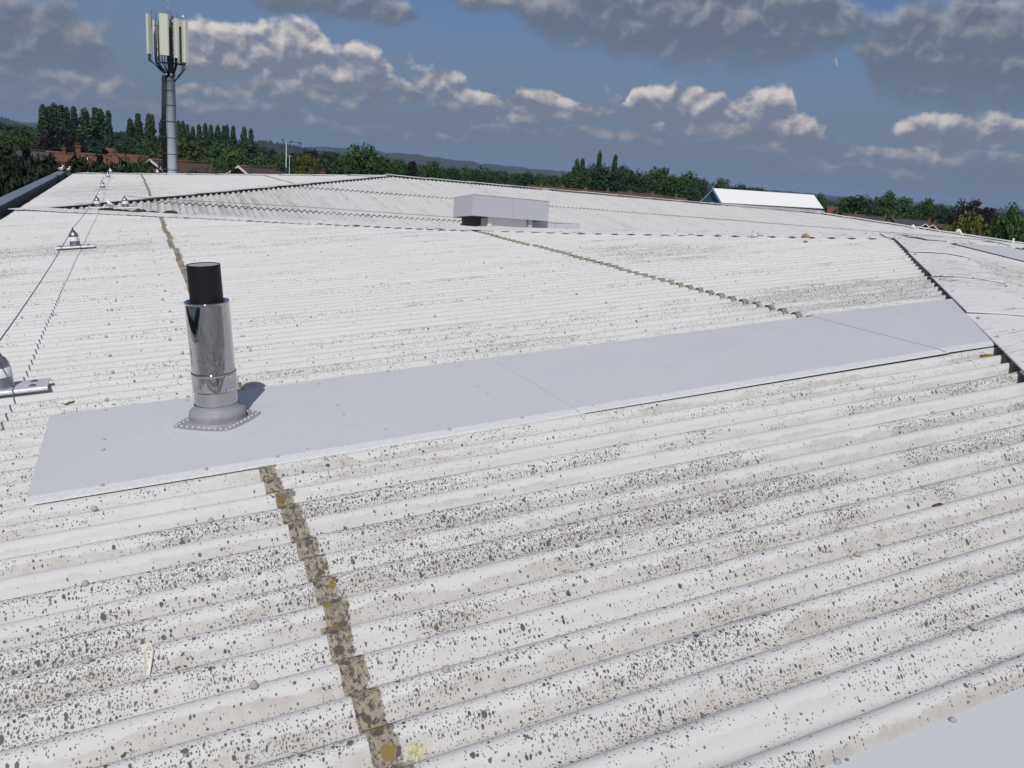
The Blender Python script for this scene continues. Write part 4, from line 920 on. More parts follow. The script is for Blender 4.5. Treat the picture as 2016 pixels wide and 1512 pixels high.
MB().tube([rp(493, 326), rp(528, 328.5), rp(563, 331)], .055, 6).build('top_rail', M_green, rf)
MB().tube([rp(563, 331), rp(570, 333)], .05, 6).build('top_rail', M_green, rf)
for x_ in (492, 497, 528, 563, 570): MB().tube([rp(x_, 326 + (x_ - 492) * .085), Vector((rp(x_, 350).x, rp(x_, 350).y, GZ))], .06, 6).build('rail_post', M_green, rf)

# ------------------------------------------------------------------ houses
def house(name, label, ra, rb, hw, rh, rm, wm, hips=(0, 0), chim=(), barge=(0, 0), group=None, wins=0, eav=.25):
    ra, rb = Vector(ra), Vector(rb); z = (ra.z + rb.z) / 2; d = Vector((rb.x - ra.x, rb.y - ra.y, 0)); L = d.length; d.normalize(); n = Vector((d.y, -d.x, 0))   # n to the viewer side
    if n.dot(ra) > 0: n = -n
    c = Vector(((ra.x + rb.x) / 2, (ra.y + rb.y) / 2, GZ)); ho = empty(name, c, label, 'house', group)
    A = Vector((ra.x, ra.y, z)); B = Vector((rb.x, rb.y, z)); ze = z - rh
    i0, i1 = hips[0] * hw * .8, hips[1] * hw * .8
    A2, B2 = A + d * i0, B - d * i1
    ov = 1 + eav / hw
    Ea, Eb = A - d * .25, B + d * .25
    f0, f1 = Ea + n * hw * ov, Eb + n * hw * ov; g0, g1 = Ea - n * hw * ov, Eb - n * hw * ov
    for q in (f0, f1, g0, g1): q.z = ze - .05
    Ar, Br = (A2 if hips[0] else Ea), (B2 if hips[1] else Eb); Ar = Vector((Ar.x, Ar.y, z)); Br = Vector((Br.x, Br.y, z))
    faces = [[f0, f1, Br, Ar], [g1, g0, Ar, Br]]
    if hips[0]: faces.append([g0, f0, Ar])
    if hips[1]: faces.append([f1, g1, Br])
    vs = []; fs = []; uvl = []
    for q in faces:
        o = len(vs); vs += q; fs.append(tuple(range(o, o + len(q)))); e1 = (q[1] - q[0]).normalized(); nn = (q[1] - q[0]).cross(q[2] - q[0]).normalized(); e2 = nn.cross(e1)
        uvl += [((v - q[0]).dot(e1), (v - q[0]).dot(e2)) for v in q]
    me = mesh('roof', vs, fs, rm); ul = me.uv_layers.new(name='uv'); ul.data.foreach_set('uv', np.array([uvl[l.vertex_index] for l in me.loops], dtype=np.float32).ravel())
    ro = link('roof', me, ho); so = ro.modifiers.new('thick', 'SOLIDIFY'); so.thickness = .12; so.offset = -1
    MB().tube([Ar + Vector((0, 0, .03)), Br + Vector((0, 0, .03))], .11, 6).build('ridge_tiles', M_pot if rm is not M_tile_grey else rm, ho)
    w_ = MB(); cs = [A + n * hw, B + n * hw, B - n * hw, A - n * hw]
    for i in range(4):
        a, b = cs[i], cs[(i + 1) % 4]; w_.add([(a.x, a.y, GZ), (b.x, b.y, GZ), (b.x, b.y, ze), (a.x, a.y, ze)], [(0, 1, 2, 3)])
    for e, hp in ((A, hips[0]), (B, hips[1])):
        if not hp: w_.add([e + n * hw + Vector((0, 0, -rh)), e - n * hw + Vector((0, 0, -rh)), e + Vector((0, 0, -.1))], [(0, 1, 2)])
    w_.build('wall', wm, ho)
    for e, bg_, s_ in ((A, barge[0], -1), (B, barge[1], 1)):
        if bg_:
            top = e + d * (s_ * .33); 
            for sg in (1, -1):
                lo = top + n * (sg * hw * ov) + Vector((0, 0, -rh - .1)); MB().box((top + lo) / 2 + Vector((0, 0, .0)), (lo - top).length, .05, .15, (lo - top).normalized(), d, (lo - top).normalized().cross(d)).build('barge_board', M_barge, ho)
    for (tt, hh, ww) in chim:
        p_ = Ar.lerp(Br, tt); ch = MB().box(p_ + Vector((0, 0, hh / 2 - .3)), ww, .5, hh + .6, d, n).box(p_ + Vector((0, 0, hh)), ww + .14, .64, .14, d, n).build('chimney', M_brick, ho)
        for k_ in (-.25, .25):
            pt = MB().lathe(p_ + d * (ww * k_) + Vector((0, 0, hh + .05)), (0, 0, 1), [(.09, 0), (.075, .22), (.09, .26)], 8); po = link('chimney_pot', pt.me('chimney_pot', M_pot), ch); po.matrix_parent_inverse = Matrix.Identity(4)
    for k_ in range(wins):
        tq = (k_ + .5) / wins; p_ = A.lerp(B, tq) + n * (hw + .03); p_.z = ze - .95
        fr = MB().box(p_, 1.2, .08, 1.15, d, n).build('window', M_barge, ho); pn_ = link('pane', MB().box(p_ + n * .03, 1.0, .06, .95, d, n).me('pane', M_glass), fr); pn_.matrix_parent_inverse = Matrix.Identity(4)
    return ho
HD = 92
G1 = 'red roofed houses beyond the dark hedge'
house('house', 'red tiled hipped house at the far left edge', at(-60, 281, HD), at(26, 290, HD), 4, 2.4, M_tile_red, M_brick, (0, 1), group=G1)
house('house', 'house with a dark grey roof between two red roofs', at(36, 293.5, HD + 2), at(96, 299.5, HD + 2), 4, 2.5, M_tile_grey, M_brick, (0, 0), group=G1)
house('house', 'red roofed house with two brick chimneys', at(96, 299.5, HD - 2), at(150, 304, HD - 2), 4, 2.4, M_tile_red, M_brick, (0, 0), ((.54, .45, .26), (.97, .75, .40)), group=G1)
house('house', 'red roofed house right of the two chimneys', at(151, 301, HD + 2), at(214, 308.5, HD + 2), 4, 2.3, M_tile_red, M_brick, (0, 0), group=G1)
house('house', 'nearer red hipped roof with a white gable edge', at(181, 310, HD - 10), at(232, 314, HD - 10), 3.6, 2.0, M_tile_red, M_brick, (0, 1), (), (1, 0), group=G1)
house('house', 'brownish red roof farther back beneath the poplars', at(176, 301, 150), at(214, 304, 150), 4, 2.4, M_tile_brown, M_brick, (1, 0), group=G1)
house('house', 'faded red roof peeping out of the bushes right of the others', at(188, 294, 190), at(246, 291.5, 190), 4.5, 2.6, M_tile_red, M_brick, (1, 1), group=G1)
house('house', 'low red roof between the bush and the poplars', at(247, 304, 140), at(276, 308, 140), 4, 2.4, M_tile_red, M_brick, (1, 1), group=G1)
house('house', 'brick gabled house with a brown tiled roof behind the mast', at(301, 313.5, 78), at(408, 323, 82), 3.4, 1.75, M_tile_brown, M_brick, (0, 0), (), (1, 0), wins=3)
house('house', 'brick house with white barge boards behind the green rail frame', at(475, 327.5, 74), at(586, 335.5, 78), 3.2, 1.6, M_tile_brown, M_brick, (0, 1), ((.99, .0, .4),), (1, 0), wins=4)
house('house', 'house showing only a brick chimney over the far roof edge', at(600, 345, 90), at(650, 348, 90), 4, 2.2, M_tile_brown, M_brick, (1, 1), ((.35, .4, .35),))
# terraces on the right, just showing over the far bay's ridge
G2 = 'brown terrace houses showing over the far ridge'
xs = [1040, 1085, 1128, 1172, 1216, 1260, 1305, 1352]
for i in range(7):
    yl = lambda x: 365.2 + (x - 1040) * .083 - (2.0 if i in (4, 5) else 0)
    house('terrace_house', f'{NUM[i]} brown terrace house from the left over the far ridge', at(xs[i] + 1, yl(xs[i]), 190), at(xs[i + 1] - 1, yl(xs[i + 1]), 190), 4, 2.5, M_tile_brown, M_brickd, (0, 0), ((.55, .6, .5),), group=G2)
G3 = 'slate roofed terrace houses on the right'
specs = [(1632, 407, 1668, 410, M_tile_orange, 'orange tiled house just right of the white shed', 215, ()), (1662, 421, 1706, 424, M_tile_brown, 'brown roofed terrace house below the round trees', 200, ((.5, .5, .45),)),
         (1706, 424, 1742, 428, M_tile_grey, 'slate roofed terrace house left of the pink brick gable', 195, ((.95, .5, .4),)), (1756, 428, 1796, 433, M_tile_grey, 'slate roofed terrace house right of the pink brick gable', 190, ((.1, .55, .4),)),
         (1798, 432, 1830, 436, M_tile_grey, 'slate roofed terrace house with a white edged verge', 185, ((.9, .5, .4),)), (1832, 440, 1862, 444, M_tile_brown, 'small brick terrace house with white gable tops', 180, ((.3, .5, .4),)),
         (1862, 443, 1896, 448, M_tile_brown, 'brown roofed house left of the yellow green tree', 175, ((.5, .5, .4),)), (1925, 462, 1965, 467, M_tile_grey, 'slate roof half hidden beneath the dark trees at right', 150, ())]
for (xa, ya, xb, yb, rm, lb, D, ch) in specs: house('terrace_house', lb, at(xa, ya, D), at(xb, yb, D), 4, 2.6, rm, M_brickd, (0, 0), ch, group=G3)
house('terrace_house', 'pink brick gable end facing the roof', at(1752, 428.5, 188), at(1757, 424, 200), 3.4, 3.0, M_tile_grey, M_brick, (0, 0), group=G3)
for (x_, y_, D) in ((1823, 441, 172), (1837, 443, 171)):
    house('terrace_house', 'white topped gable dormer house, ' + ('left' if x_ < 1830 else 'right') + ' of the two', at(x_, y_, D), at(x_ + 1, y_ - 2, D + 6), 1.6, 1.4, M_tile_grey, M_brick, (0, 0), (), (1, 0), group=G3)
# the white shed with the blue gable
x_w = at(1405, 370.5, 110); sx = x_w.x
def onx(px_, py_, X): d = ray(px_, py_); return d * (X / d.x)
ap_ = onx(1405, 370.5, sx); sc_ = onx(1421.5, 398.5, sx); nc_ = onx(1374, 397, sx); ze = sc_.z; nc_ = Vector((sx, ap_.y + (ap_.y - sc_.y), ze))
r1 = ray(1600, 383.5); te = (ap_.y / r1.y); rE = Vector((r1.x * te, ap_.y, r1.z * te)); X2 = rE.x
shed = empty('storage_shed', (sx + 15, ap_.y, GZ), 'white roofed industrial shed with a bright blue gable end', 'shed')
r2 = ray(1628, 410.5); S2 = Vector((X2, sc_.y, r2.z * sc_.y / r2.y)); N2 = Vector((X2, nc_.y, S2.z)); ov = Vector((0, -.12, -.03))
MB().slab([sc_ + ov + Vector((-.2, 0, 0)), S2 + ov + Vector((.2, 0, 0)), rE + Vector((.2, 0, 0)), ap_ + Vector((-.2, 0, 0))], .12).slab([N2 - Vector((0, -.3, .12)), nc_ - Vector((0, -.3, .12)), ap_, rE], .12).build('roof', M_whroof, shed)
MB().add([sc_ + Vector((0, .05, 0)), nc_, ap_ - Vector((0, 0, .12)), (sx, nc_.y, GZ), (sx, sc_.y + .05, GZ)], [(0, 2, 1, 3, 4)]).build('blue_gable', M_blue, shed)
MB().add([(sx, sc_.y, ze - .05), (X2, sc_.y, ze - .05), (X2, sc_.y, GZ), (sx, sc_.y, GZ), (X2, nc_.y, ze), (X2, nc_.y, GZ), (X2, ap_.y, ap_.z - .2), (sx, nc_.y, ze), (sx, nc_.y, GZ)], [(0, 1, 2, 3), (1, 6, 4, 5, 2), (4, 7, 8, 5)]).build('wall', M_whwall, shed)
for e_, c_ in ((ap_, sc_),): MB().box((e_ + c_) / 2 + Vector((-.28, -.1, -.05)), (e_ - c_).length + .3, .10, .30, (e_ - c_).normalized(), Vector((1, 0, 0))).build('barge_board', mat('pale_blue_trim', (.12, .33, .52), .5), shed)
MB().box(((sx + X2) / 2, sc_.y - .38, ze - .16), X2 - sx + .3, .16, .14).build('gutter', M_whwall, shed)
for px_ in (1430, 1590):
    r_ = ray(px_, 400); xx = r_.x * (sc_.y / r_.y); MB().tube([(xx, sc_.y - .36, ze - .2), (xx - .35, sc_.y - .2, ze - .7), (xx - .35, sc_.y - .1, ze - 1.5), (xx - .35, sc_.y - .1, GZ)], .13, 8).build('downpipe', M_void, shed)
# white bent vent pipes and posts on the far bay
def bent(px0, py0, pxt, pyt, px1, py1, D, label):
    a, b_, c_ = at(px0, py0, D), at(pxt, pyt, D), at(px1, py1, D); o = MB().tube([a, a.lerp(b_, .7), b_.lerp(a, .12) + Vector((0, 0, .02)), b_, b_.lerp(c_, .12) + Vector((0, 0, .02)), b_.lerp(c_, .6), c_], .045, 8)
    tag(o.build('bent_vent_pipe', M_pipe), label, 'vent pipe', 'white bent pipes on the far roof edge')
bent(1793, 450, 1797, 444, 1801, 451, 36.5, 'left white bent pipe poking over the far roof edge, the smaller one'); bent(1879, 461, 1887, 453, 1895, 464, 33.5, 'right white bent pipe by the yellow green tree, the larger one')
a_ = at(1994, 480, 33); tag(MB().tube([a_ - Vector((0, 0, .3)), at(1996, 469, 33)], .03, 6).build('thin_post', M_pipe), 'short pale post standing on the roof at the right edge', 'post')
vp_ = empty('vent_stubs', at(1075, 374, 31), 'row of tiny white vent stubs standing on the far ridge', 'vent pipes')
for i in range(5):
    q0 = at(1069 + i * 3, 373 + i * .3, 30); MB().tube([q0 - Vector((0, 0, .25)), q0 + Vector((0, 0, .02))], .010, 6).build('stub', M_pipe, vp_)

# ------------------------------------------------------------------ trees
def crown_mesh(name, m, kind, h, w_, nclump, nleaf, ls, seed):
    r = np.random.default_rng(seed); pos = []; nor = []
    if kind == 'poplar':
        tt = r.uniform(.06, 1.0, nclump) ** .9; rad = w_ / 2 * np.minimum(1, (tt / .22)) ** .6 * np.clip((1.02 - tt) / .70, .0, 1) ** .8
        a = r.uniform(0, 2 * np.pi, nclump); q = np.sqrt(r.uniform(.1, 1, nclump)) * .80
        cc = np.stack([np.cos(a) * rad * q, np.sin(a) * rad * q, tt * h * .97], 1); cr = np.stack([w_ * r.uniform(.10, .17, nclump)] * 2 + [w_ * r.uniform(.22, .40, nclump)], 1)
    elif kind == 'conifer':
        tt = r.uniform(.0, 1.0, nclump); rad = w_ / 2 * (1 - tt) ** .65 + .1; a = r.uniform(0, 2 * np.pi, nclump); q = np.sqrt(r.uniform(.3, 1, nclump)) * .9
        cc = np.stack([np.cos(a) * rad * q, np.sin(a) * rad * q, tt * h * .97], 1); cr = np.stack([w_ * r.uniform(.08, .15, nclump)] * 2 + [w_ * r.uniform(.08, .2, nclump)], 1)
    elif kind == 'sparse':
        a = r.uniform(0, 2 * np.pi, nclump); el_ = r.uniform(-.2, 1, nclump); q = r.uniform(.55, 1.05, nclump)
        cc = np.stack([np.cos(a) * np.sqrt(1 - np.clip(el_, 0, 1) ** 2) * w_ / 2 * q, np.sin(a) * np.sqrt(1 - np.clip(el_, 0, 1) ** 2) * w_ / 2 * q, h * (.55 + .42 * el_ * q)], 1); cr = np.stack([w_ * r.uniform(.05, .10, nclump)] * 2 + [w_ * r.uniform(.04, .07, nclump)], 1)
    else:
        d = r.normal(size=(nclump, 3)); d /= np.linalg.norm(d, axis=1)[:, None]; q = r.uniform(.45, 1, nclump) ** .5
        cz = .56 if kind == 'round' else .42; hz_ = .42 if kind == 'round' else .52
        cc = np.stack([d[:, 0] * w_ / 2 * q * .82, d[:, 1] * w_ / 2 * q * .82, h * (cz + d[:, 2] * hz_ * q)], 1); cr = np.stack([w_ * r.uniform(.10, .19, nclump)] * 2 + [w_ * r.uniform(.07, .14, nclump)], 1)
        cc[:, 2] = np.maximum(cc[:, 2], h * .06)
    per = nleaf // nclump
    cc = np.repeat(cc, per, 0); cr = np.repeat(cr, per, 0); n = len(cc)
    d = r.normal(size=(n, 3)); d /= np.linalg.norm(d, axis=1)[:, None]; p = cc + d * cr * r.uniform(.55, 1.05, (n, 1))
    nn = d + r.normal(size=(n, 3)) * .55 + np.array([0, 0, .35]); nn /= np.linalg.norm(nn, axis=1)[:, None]
    t1 = np.cross(nn, r.normal(size=(n, 3))); t1 /= np.linalg.norm(t1, axis=1)[:, None]; t2 = np.cross(nn, t1)
    s = ls * r.uniform(.6, 1.35, (n, 1)); t1 = t1 * s; t2 = t2 * s * .7
    v = np.stack([p - t1, p - t2 * .9, p + t1, p + t2 * .9], 1).reshape(-1, 3)
    me = bpy.data.meshes.new(name); me.vertices.add(4 * n); me.vertices.foreach_set('co', v.astype(np.float32).ravel())
    me.loops.add(4 * n); me.loops.foreach_set('vertex_index', np.arange(4 * n, dtype=np.int32)); me.polygons.add(n)
    me.polygons.foreach_set('loop_start', np.arange(0, 4 * n, 4, dtype=np.int32)); me.polygons.foreach_set('loop_total', np.full(n, 4, dtype=np.int32))
    me.materials.append(m); me.update(calc_edges=True); return me
def trunk_mesh(h, w_, kind):
    b_ = MB(); r0 = max(.10, h * .016); b_.lathe((0, 0, 0), (0, 0, 1), [(r0 * 1.4, 0), (r0, h * .1), (r0 * .75, h * .45), (r0 * .3, h * .85)], 8)
    rr = random.Random(int(h * 100))
    for k_ in range(7):
        z0 = h * rr.uniform(.2, .6); a = rr.uniform(0, 6.28); l_ = w_ * (.14 if kind == 'poplar' else .36); up = h * (.22 if kind == 'poplar' else .16)
        b_.tube([(0, 0, z0), (math.cos(a) * l_ * .5, math.sin(a) * l_ * .5, z0 + up * .5), (math.cos(a) * l_, math.sin(a) * l_, z0 + up)], r0 * .3, 5)
    return b_.me('trunk', M_bark)
PROTO = {}
def proto(key, m, kind, h, w_, nclump, nleaf, ls, nvar=2):
    PROTO[key] = [(crown_mesh('crown', m, kind, h, w_, nclump, nleaf, ls, hash(key) % 1000 + i * 17 if False else sum(map(ord, key)) + i * 17), trunk_mesh(h, w_, kind), h, w_) for i in range(nvar)]
proto('poplar', L_pop, 'poplar', 17, 3.8, 150, 5200, .30, 4)
proto('mid', L_mid, 'round', 12, 11, 110, 4400, .34, 3); proto('dark', L_dark, 'round', 12, 11, 110, 4400, .34, 3); proto('yellow', L_yel, 'round', 10, 10, 90, 3600, .32, 2)
proto('olive', L_oli, 'dome', 8, 14, 90, 3600, .35, 2); proto('purple', L_pur, 'round', 11, 10, 90, 3600, .34, 2); proto('conifer', L_con, 'conifer', 10, 5, 130, 4200, .22, 3)
proto('sparse', L_pur, 'sparse', 13, 12, 75, 2600, .26, 1); proto('brown', L_brn, 'round', 11, 10, 80, 2400, .28, 1); proto('bush', L_mid, 'dome', 5, 8, 80, 3200, .2, 2)
proto('hedge', L_con, 'dome', 8.5, 6.5, 150, 6000, .20, 3); proto('scrub', L_dark, 'dome', 8, 8, 120, 4200, .22, 2)
tn = 0
def tree(key, px_, ytop, wpx, D, label, group=None, cat='tree', name=None):
    global tn; tn += 1
    var = PROTO[key]; cm, tm, h, w_ = var[tn % len(var)]
    b_ = at(px_, ytop, D); H_ = (b_.z - GZ) * (1.05 if key not in ('poplar', 'conifer') else 1.02); wm = wpx / 1631.8 * D * (1.0 if key == 'poplar' else 1.22)
    names = {'poplar': 'poplar_tree', 'conifer': 'conifer_tree', 'bush': 'bush', 'hedge': 'conifer_tree', 'scrub': 'bush'}
    e_ = empty(name or names.get(key, 'broadleaf_tree'), (b_.x, b_.y, GZ), label, cat, group)
    e_.rotation_euler = (0, 0, random.uniform(0, 6.28)); e_.scale = (wm / w_, wm / w_, H_ / h)
    local('trunk', tm, e_); local('crown', cm, e_)
GP = 'poplars in the tall row behind the houses'
pops = [(84, 212, 26), (97, 214, 24), (108, 206, 27), (121, 212, 26), (131, 217, 20), (145, 214, 20), (165, 215, 26), (187, 217, 24), (198, 221, 22), (213, 222, 18)]
for i, (x_, y_, w_) in enumerate(pops): tree('poplar', x_, y_, w_ * 1.35, 262 + (i % 3) * 6, f'poplar, {NUM[i]} from the left in the taller row left of the mast', GP)
pops2 = [(257, 235, 20), (272, 228, 20), (292, 230, 18), (299, 229, 18), (319, 235, 18)]
for i, (x_, y_, w_) in enumerate(pops2): tree('poplar', x_, y_, w_ * 1.35, 285 + (i % 2) * 6, f'poplar, {NUM[i]} from the left in the clump directly left of the mast', GP)
pops3 = [(351, 242, 15), (360, 243, 16), (369, 248, 14), (379, 250, 15), (392, 249, 17), (404, 247, 16), (415, 249, 17), (428, 248, 18), (441, 251, 17), (447, 251, 15), (459, 251, 17), (480, 251, 18), (494, 257, 16)]
for i, (x_, y_, w_) in enumerate(pops3): tree('poplar', x_, y_, w_ * 1.3, 305 + (i % 3) * 7, f'poplar, {NUM[i]} from the left in the row right of the mast', GP)
GB = 'trees among the houses on the left'
def many(lst, group, pat):
    for i, (k_, x_, y_, w_, D, lb) in enumerate(lst): tree(k_, x_, y_, w_, D, lb, group)
many([('mid', 8, 264, 60, 180, 'mid green tree at the far left edge behind the red roof'), ('olive', 46, 272, 66, 190, 'olive green rounded tree left of the tall poplars'), ('dark', 5, 246, 120, 420, 'dark wood edge at the far left under the hill'), ('dark', 58, 254, 70, 380, 'dark tree between the hill and the tall poplars'),
      ('purple', 116, 253, 74, 200, 'very dark broad yew in front of the tall poplars'), ('purple', 147, 268, 30, 195, 'small very dark tree right of the broad yew'), ('dark', 175, 275, 60, 240, 'dark tree at the foot of the tall poplars'), ('dark', 215, 278, 60, 240, 'dark tree in the dip between the poplar rows'), ('dark', 238, 262, 40, 420, 'distant dark tree seen in the gap between the poplar rows'),
      ('dark', 265, 272, 60, 250, 'dark tree under the poplars directly left of the mast'), ('mid', 300, 285, 50, 200, 'mid green tree just left of the mast'), ('olive', 365, 281, 110, 190, 'wide olive green willow behind the mast'), ('dark', 350, 272, 90, 270, 'dark tree mass behind the willow'), ('dark', 420, 275, 80, 270, 'dark tree mass under the poplars right of the willow'),
      ('mid', 437, 285, 60, 210, 'mid green tree right of the willow'), ('dark', 475, 282, 70, 200, 'dark rounded tree at the right end of the poplar row'), ('mid', 462, 300, 60, 150, 'lighter green tree above the brick house with barge boards'), ('mid', 415, 322, 60, 100, 'green shrubby tree right of the brown roofed brick house'), ('mid', 440, 318, 40, 110, 'small green tree between the two brick houses')], GB, '')
many([('bush', 262, 313, 70, 66, 'leafy green bush left of the mast in front of the roofs'), ('bush', 292, 322, 40, 64, 'smaller green bush touching the left of the mast'), ('bush', 228, 325, 50, 66, 'dark green bush right of the nearest red roof'), ('bush', 345, 334, 60, 66, 'low bush at the foot of the mast'), ('bush', 400, 333, 50, 66, 'low bush under the brown roofed brick house')], 'bushes beyond the far roof edge', '')
for i, (x_, y_, w_) in enumerate([(150, 325, 44), (172, 327, 40), (196, 329, 44), (218, 331, 40), (242, 334, 44), (268, 337, 40), (318, 338, 40), (375, 337, 40), (430, 334, 44), (452, 332, 44), (462, 338, 36)]):
    tree(['hedge', 'scrub'][i % 3 == 2], x_, y_ - 3, w_ * 1.15, 58 + i, f'dark evergreen shrub, {NUM[i]} from the left in the belt just over the far roof edge', 'dark shrubs just over the far roof edge')
many([('dark', 510, 290, 50, 500, 'hazy dark tree right of the poplar row'), ('purple', 537, 296, 22, 420, 'dark purple tree left of the wind sensor pole'), ('mid', 520, 315, 50, 180, 'green tree above the rail frame'), ('mid', 553, 308, 60, 260, 'green tree behind the wind sensor pole'), ('purple', 612, 296, 34, 380, 'dark purple rounded tree beyond the yellow green one'), ('dark', 590, 303, 40, 420, 'distant dark tree behind the wind sensors'),
      ('yellow', 607, 309, 48, 170, 'yellow green tree right of the weather pole'), ('dark', 655, 300, 60, 420, 'hazy green tree left of the big round tree'), ('dark', 640, 322, 60, 180, 'dark tree between the yellow green tree and the big tree'), ('mid', 714, 293, 92, 150, 'big rounded green tree at centre left of the skyline'), ('dark', 752, 312, 40, 170, 'dark shoulder tree right of the big round tree'),
      ('mid', 680, 318, 50, 140, 'green tree left in front of the big round tree'), ('mid', 785, 318, 45, 200, 'green tree right of the big round tree'), ('conifer', 812, 320, 40, 170, 'dark pointed conifer right of the big round tree'), ('dark', 838, 328, 40, 260, 'dark tree right of the pointed conifer'), ('mid', 856, 323, 46, 180, 'rounded green tree with a paler top right of the conifer')], 'trees along the skyline in the middle', '')
mids = [(765, 330, 40), (830, 336, 40), (888, 333, 42), (915, 335, 40), (940, 337, 44), (968, 340, 40), (990, 338, 44), (1018, 345, 40), (1042, 344, 40), (1066, 348, 40), (1092, 349, 40)]
for i, (x_, y_, w_) in enumerate(mids): tree(['dark', 'mid'][i % 2], x_, y_, w_, 210 + 25 * (i % 4), f'hazy green tree, {NUM[i]} from the left in the low belt behind the ventilator', 'trees in the low belt behind the ventilator')
many([('poplar', 1136, 315, 25, 200, 'left of two narrow poplars rising from the left of the right hand wood'), ('poplar', 1147, 317, 24, 204, 'right of two narrow poplars rising from the left of the right hand wood'), ('poplar', 1181, 304, 22, 210, 'narrow dark poplar spire left of its twin over the wood'), ('poplar', 1212, 309, 25, 214, 'narrow dark poplar spire right of its twin over the wood')], 'poplar spires over the right hand wood', '')
many([('mid', 1116, 345, 40, 210, 'green tree at the left edge of the right hand wood'), ('mid', 1140, 336, 44, 205, 'green tree beneath the left pair of poplars'), ('dark', 1170, 331, 56, 215, 'dark tree beneath the left spire'), ('dark', 1200, 329, 60, 210, 'dark tree between the two spires'), ('dark', 1226, 330, 50, 216, 'dark tree beneath the right spire'), ('dark', 1245, 344, 50, 205, 'dark tree right of the spires'),
      ('brown', 1262, 337, 36, 260, 'bare brownish tree behind the right hand wood'), ('mid', 1300, 337, 58, 230, 'big rounded green tree in the right hand wood'), ('mid', 1325, 350, 50, 210, 'green tree below the big rounded one in the right hand wood'), ('mid', 1352, 345, 54, 225, 'twin topped green tree left of the blue gable'), ('dark', 1380, 355, 44, 220, 'dark tree directly behind the blue gable'),
      ('mid', 1420, 356, 44, 250, 'rounded green tree over the white shed'), ('dark', 1455, 364, 44, 260, 'dark tree over the middle of the white shed'), ('dark', 1490, 371, 50, 330, 'low dark tree right over the white shed'), ('mid', 1615, 385, 22, 240, 'small green tree at the right end of the white shed')], 'trees of the right hand wood', '')
many([('dark', 1125, 348, 50, 216, 'low dark tree at the foot of the left pair of poplars'), ('mid', 1160, 343, 50, 212, 'low green tree at the foot of the left spire'), ('dark', 1195, 345, 54, 212, 'low dark tree at the foot of the spires'), ('mid', 1232, 348, 52, 212, 'low green tree at the foot of the right spire'), ('dark', 1275, 352, 54, 212, 'low dark tree in front of the big rounded tree'), ('dark', 1318, 358, 54, 212, 'low dark tree left of the blue gable'), ('dark', 1355, 364, 50, 212, 'lowest dark tree touching the blue gable')], 'low trees in front of the right hand wood', '')
many([('mid', 1668, 394, 30, 215, 'small green tree left of the round tree by the orange roof'), ('dark', 1692, 391, 62, 210, 'broad dark round tree right of the orange roof'), ('mid', 1752, 384, 46, 215, 'tall green tree over the slate terraces'), ('dark', 1735, 402, 46, 225, 'dark lower tree left of the tall one over the terraces'), ('mid', 1783, 394, 44, 225, 'green tree right of the tall one over the terraces'), ('dark', 1808, 404, 50, 235, 'dark tree over the middle of the terraces'),
      ('mid', 1828, 397, 28, 230, 'narrow upright green tree over the terraces'), ('dark', 1852, 408, 44, 230, 'dark tree left of the purple tree'), ('dark', 1876, 411, 40, 220, 'dark green tree touching the left of the purple tree'), ('sparse', 1921, 393, 66, 175, 'dark purple tree with a ragged open crown'), ('purple', 1915, 408, 56, 178, 'dense dark lower half of trees under the ragged crown'), ('purple', 1950, 428, 50, 165, 'dark reddish tree right of the ragged crown'),
      ('yellow', 1906, 432, 74, 85, 'yellow green tree just beyond the roof at right'), ('yellow', 1870, 452, 26, 88, 'small yellow green bush left of the larger yellow tree'), ('mid', 1998, 420, 72, 90, 'leafy green tree at the right edge of the photo'), ('dark', 1965, 440, 50, 95, 'dark green tree between the yellow tree and the right edge'), ('mid', 2050, 425, 80, 95, 'green tree cut off by the right edge'), ('dark', 1985, 425, 50, 300, 'distant dark tree near the right edge')], 'trees on the right', '')
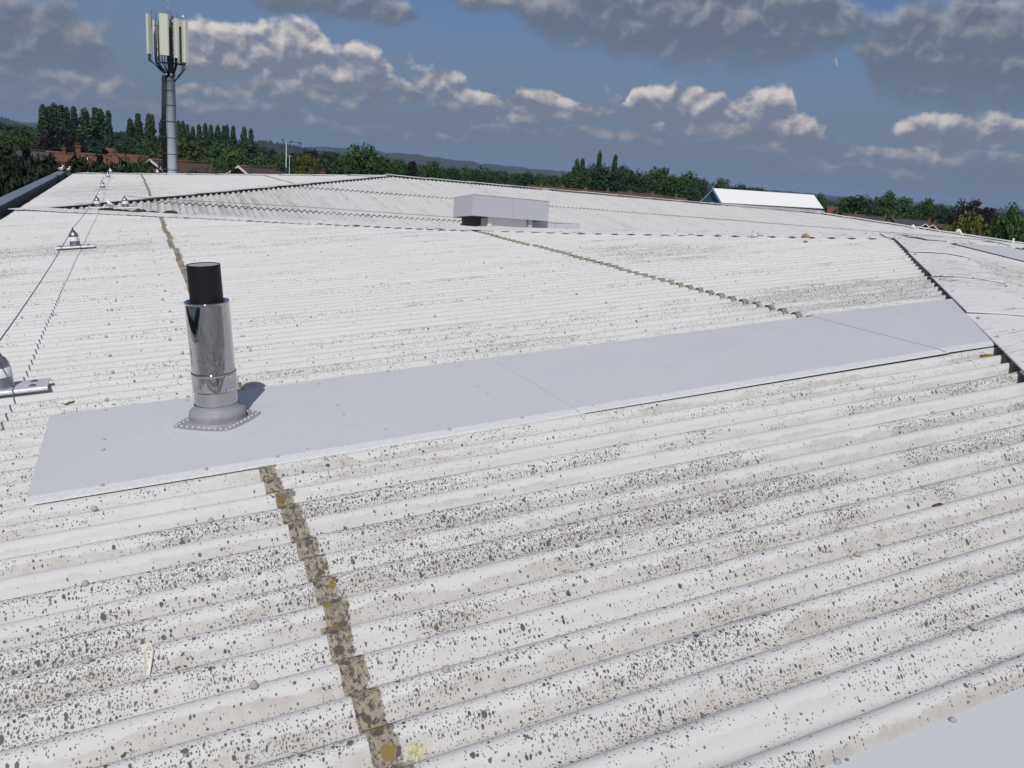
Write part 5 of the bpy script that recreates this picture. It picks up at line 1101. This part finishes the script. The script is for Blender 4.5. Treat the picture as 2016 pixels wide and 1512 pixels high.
# dark conifer hedge beyond the coping
hx_ = [(-95, 298), (-70, 300), (-45, 305), (-20, 303), (5, 307), (28, 304), (50, 309), (74, 306), (98, 312), (122, 316), (146, 313), (170, 320), (195, 319), (222, 324), (250, 333), (280, 336), (310, 339)]
for i, (x_, y_) in enumerate(hx_): tree(['conifer', 'hedge'][i % 2], x_, y_ + (i % 2) * 4, 92 - i * 2.4, 44 + i * 1.2, f'dark conifer, {NUM[i]} from the left in the hedge beyond the coping', 'dark conifers of the hedge beyond the coping')
for i, (x_, y_) in enumerate([(-30, 330), (30, 335), (85, 334), (-60, 345), (0, 350)]): tree('hedge', x_, y_, 110, 36, f'lower dark conifer, {NUM[i]} planted in the front of the hedge beside the coping', 'dark conifers in front of the hedge')
for i, (x_, y_, hh_) in enumerate([(-9, -14, 9.3), (-8.5, -8, 8.9), (-9, -2, 9.4), (-8.6, 4, 9.0), (-9, 10, 9.3), (-8.8, 16, 8.9), (-9.2, 22, 9.2)]):
    tn += 1; cm_, tm_, h_, w_ = PROTO['hedge'][tn % 3]; e_ = empty('conifer_tree', (x_, y_, GZ), f'dark conifer, {NUM[i]} from the near end of the hedge running along the coping', 'tree', 'dark conifers along the coping')
    e_.rotation_euler = (0, 0, i * 1.3); e_.scale = (1, 1, (hh_ + .2) / h_); local('trunk', tm_, e_); local('crown', cm_, e_)
# far woods: nobody could count these
def woods():
    r = np.random.default_rng(5); vs = []
    base_ = crown_mesh('wood_clump', L_dark, 'dome', 9, 14, 22, 130, 1.1, 77); n = len(base_.vertices); co = np.zeros(n * 3, np.float32); base_.vertices.foreach_get('co', co); co = co.reshape(-1, 3)
    allv = []
    for i in range(900):
        px_ = r.uniform(-250, 2300); D = 300 + 1300 * r.random() ** 1.3; d = ray(px_, 340 + (px_ - 1008) * .083); dd = Vector((d.x, d.y)).normalized()
        s = r.uniform(.7, 1.25); a = r.uniform(0, 6.28); c_, s_ = math.cos(a), math.sin(a)
        q = co * np.array([s * 1.1, s * 1.1, s * r.uniform(.7, 1.05)]); allv.append(np.stack([q[:, 0] * c_ - q[:, 1] * s_ + dd.x * D, q[:, 0] * s_ + q[:, 1] * c_ + dd.y * D, q[:, 2] + GZ - .5], 1))
    v = np.concatenate(allv); m_ = len(v) // 4
    me = bpy.data.meshes.new('far_woods'); me.vertices.add(len(v)); me.vertices.foreach_set('co', v.astype(np.float32).ravel()); me.loops.add(len(v)); me.loops.foreach_set('vertex_index', np.arange(len(v), dtype=np.int32)); me.polygons.add(m_)
    me.polygons.foreach_set('loop_start', np.arange(0, len(v), 4, dtype=np.int32)); me.polygons.foreach_set('loop_total', np.full(m_, 4, dtype=np.int32)); me.materials.append(L_dark); me.update(calc_edges=True)
    tag(link('far_woods', me), 'far woodland spreading over the plain towards the downs', 'woodland', kind='stuff'); bpy.data.meshes.remove(base_)
woods()
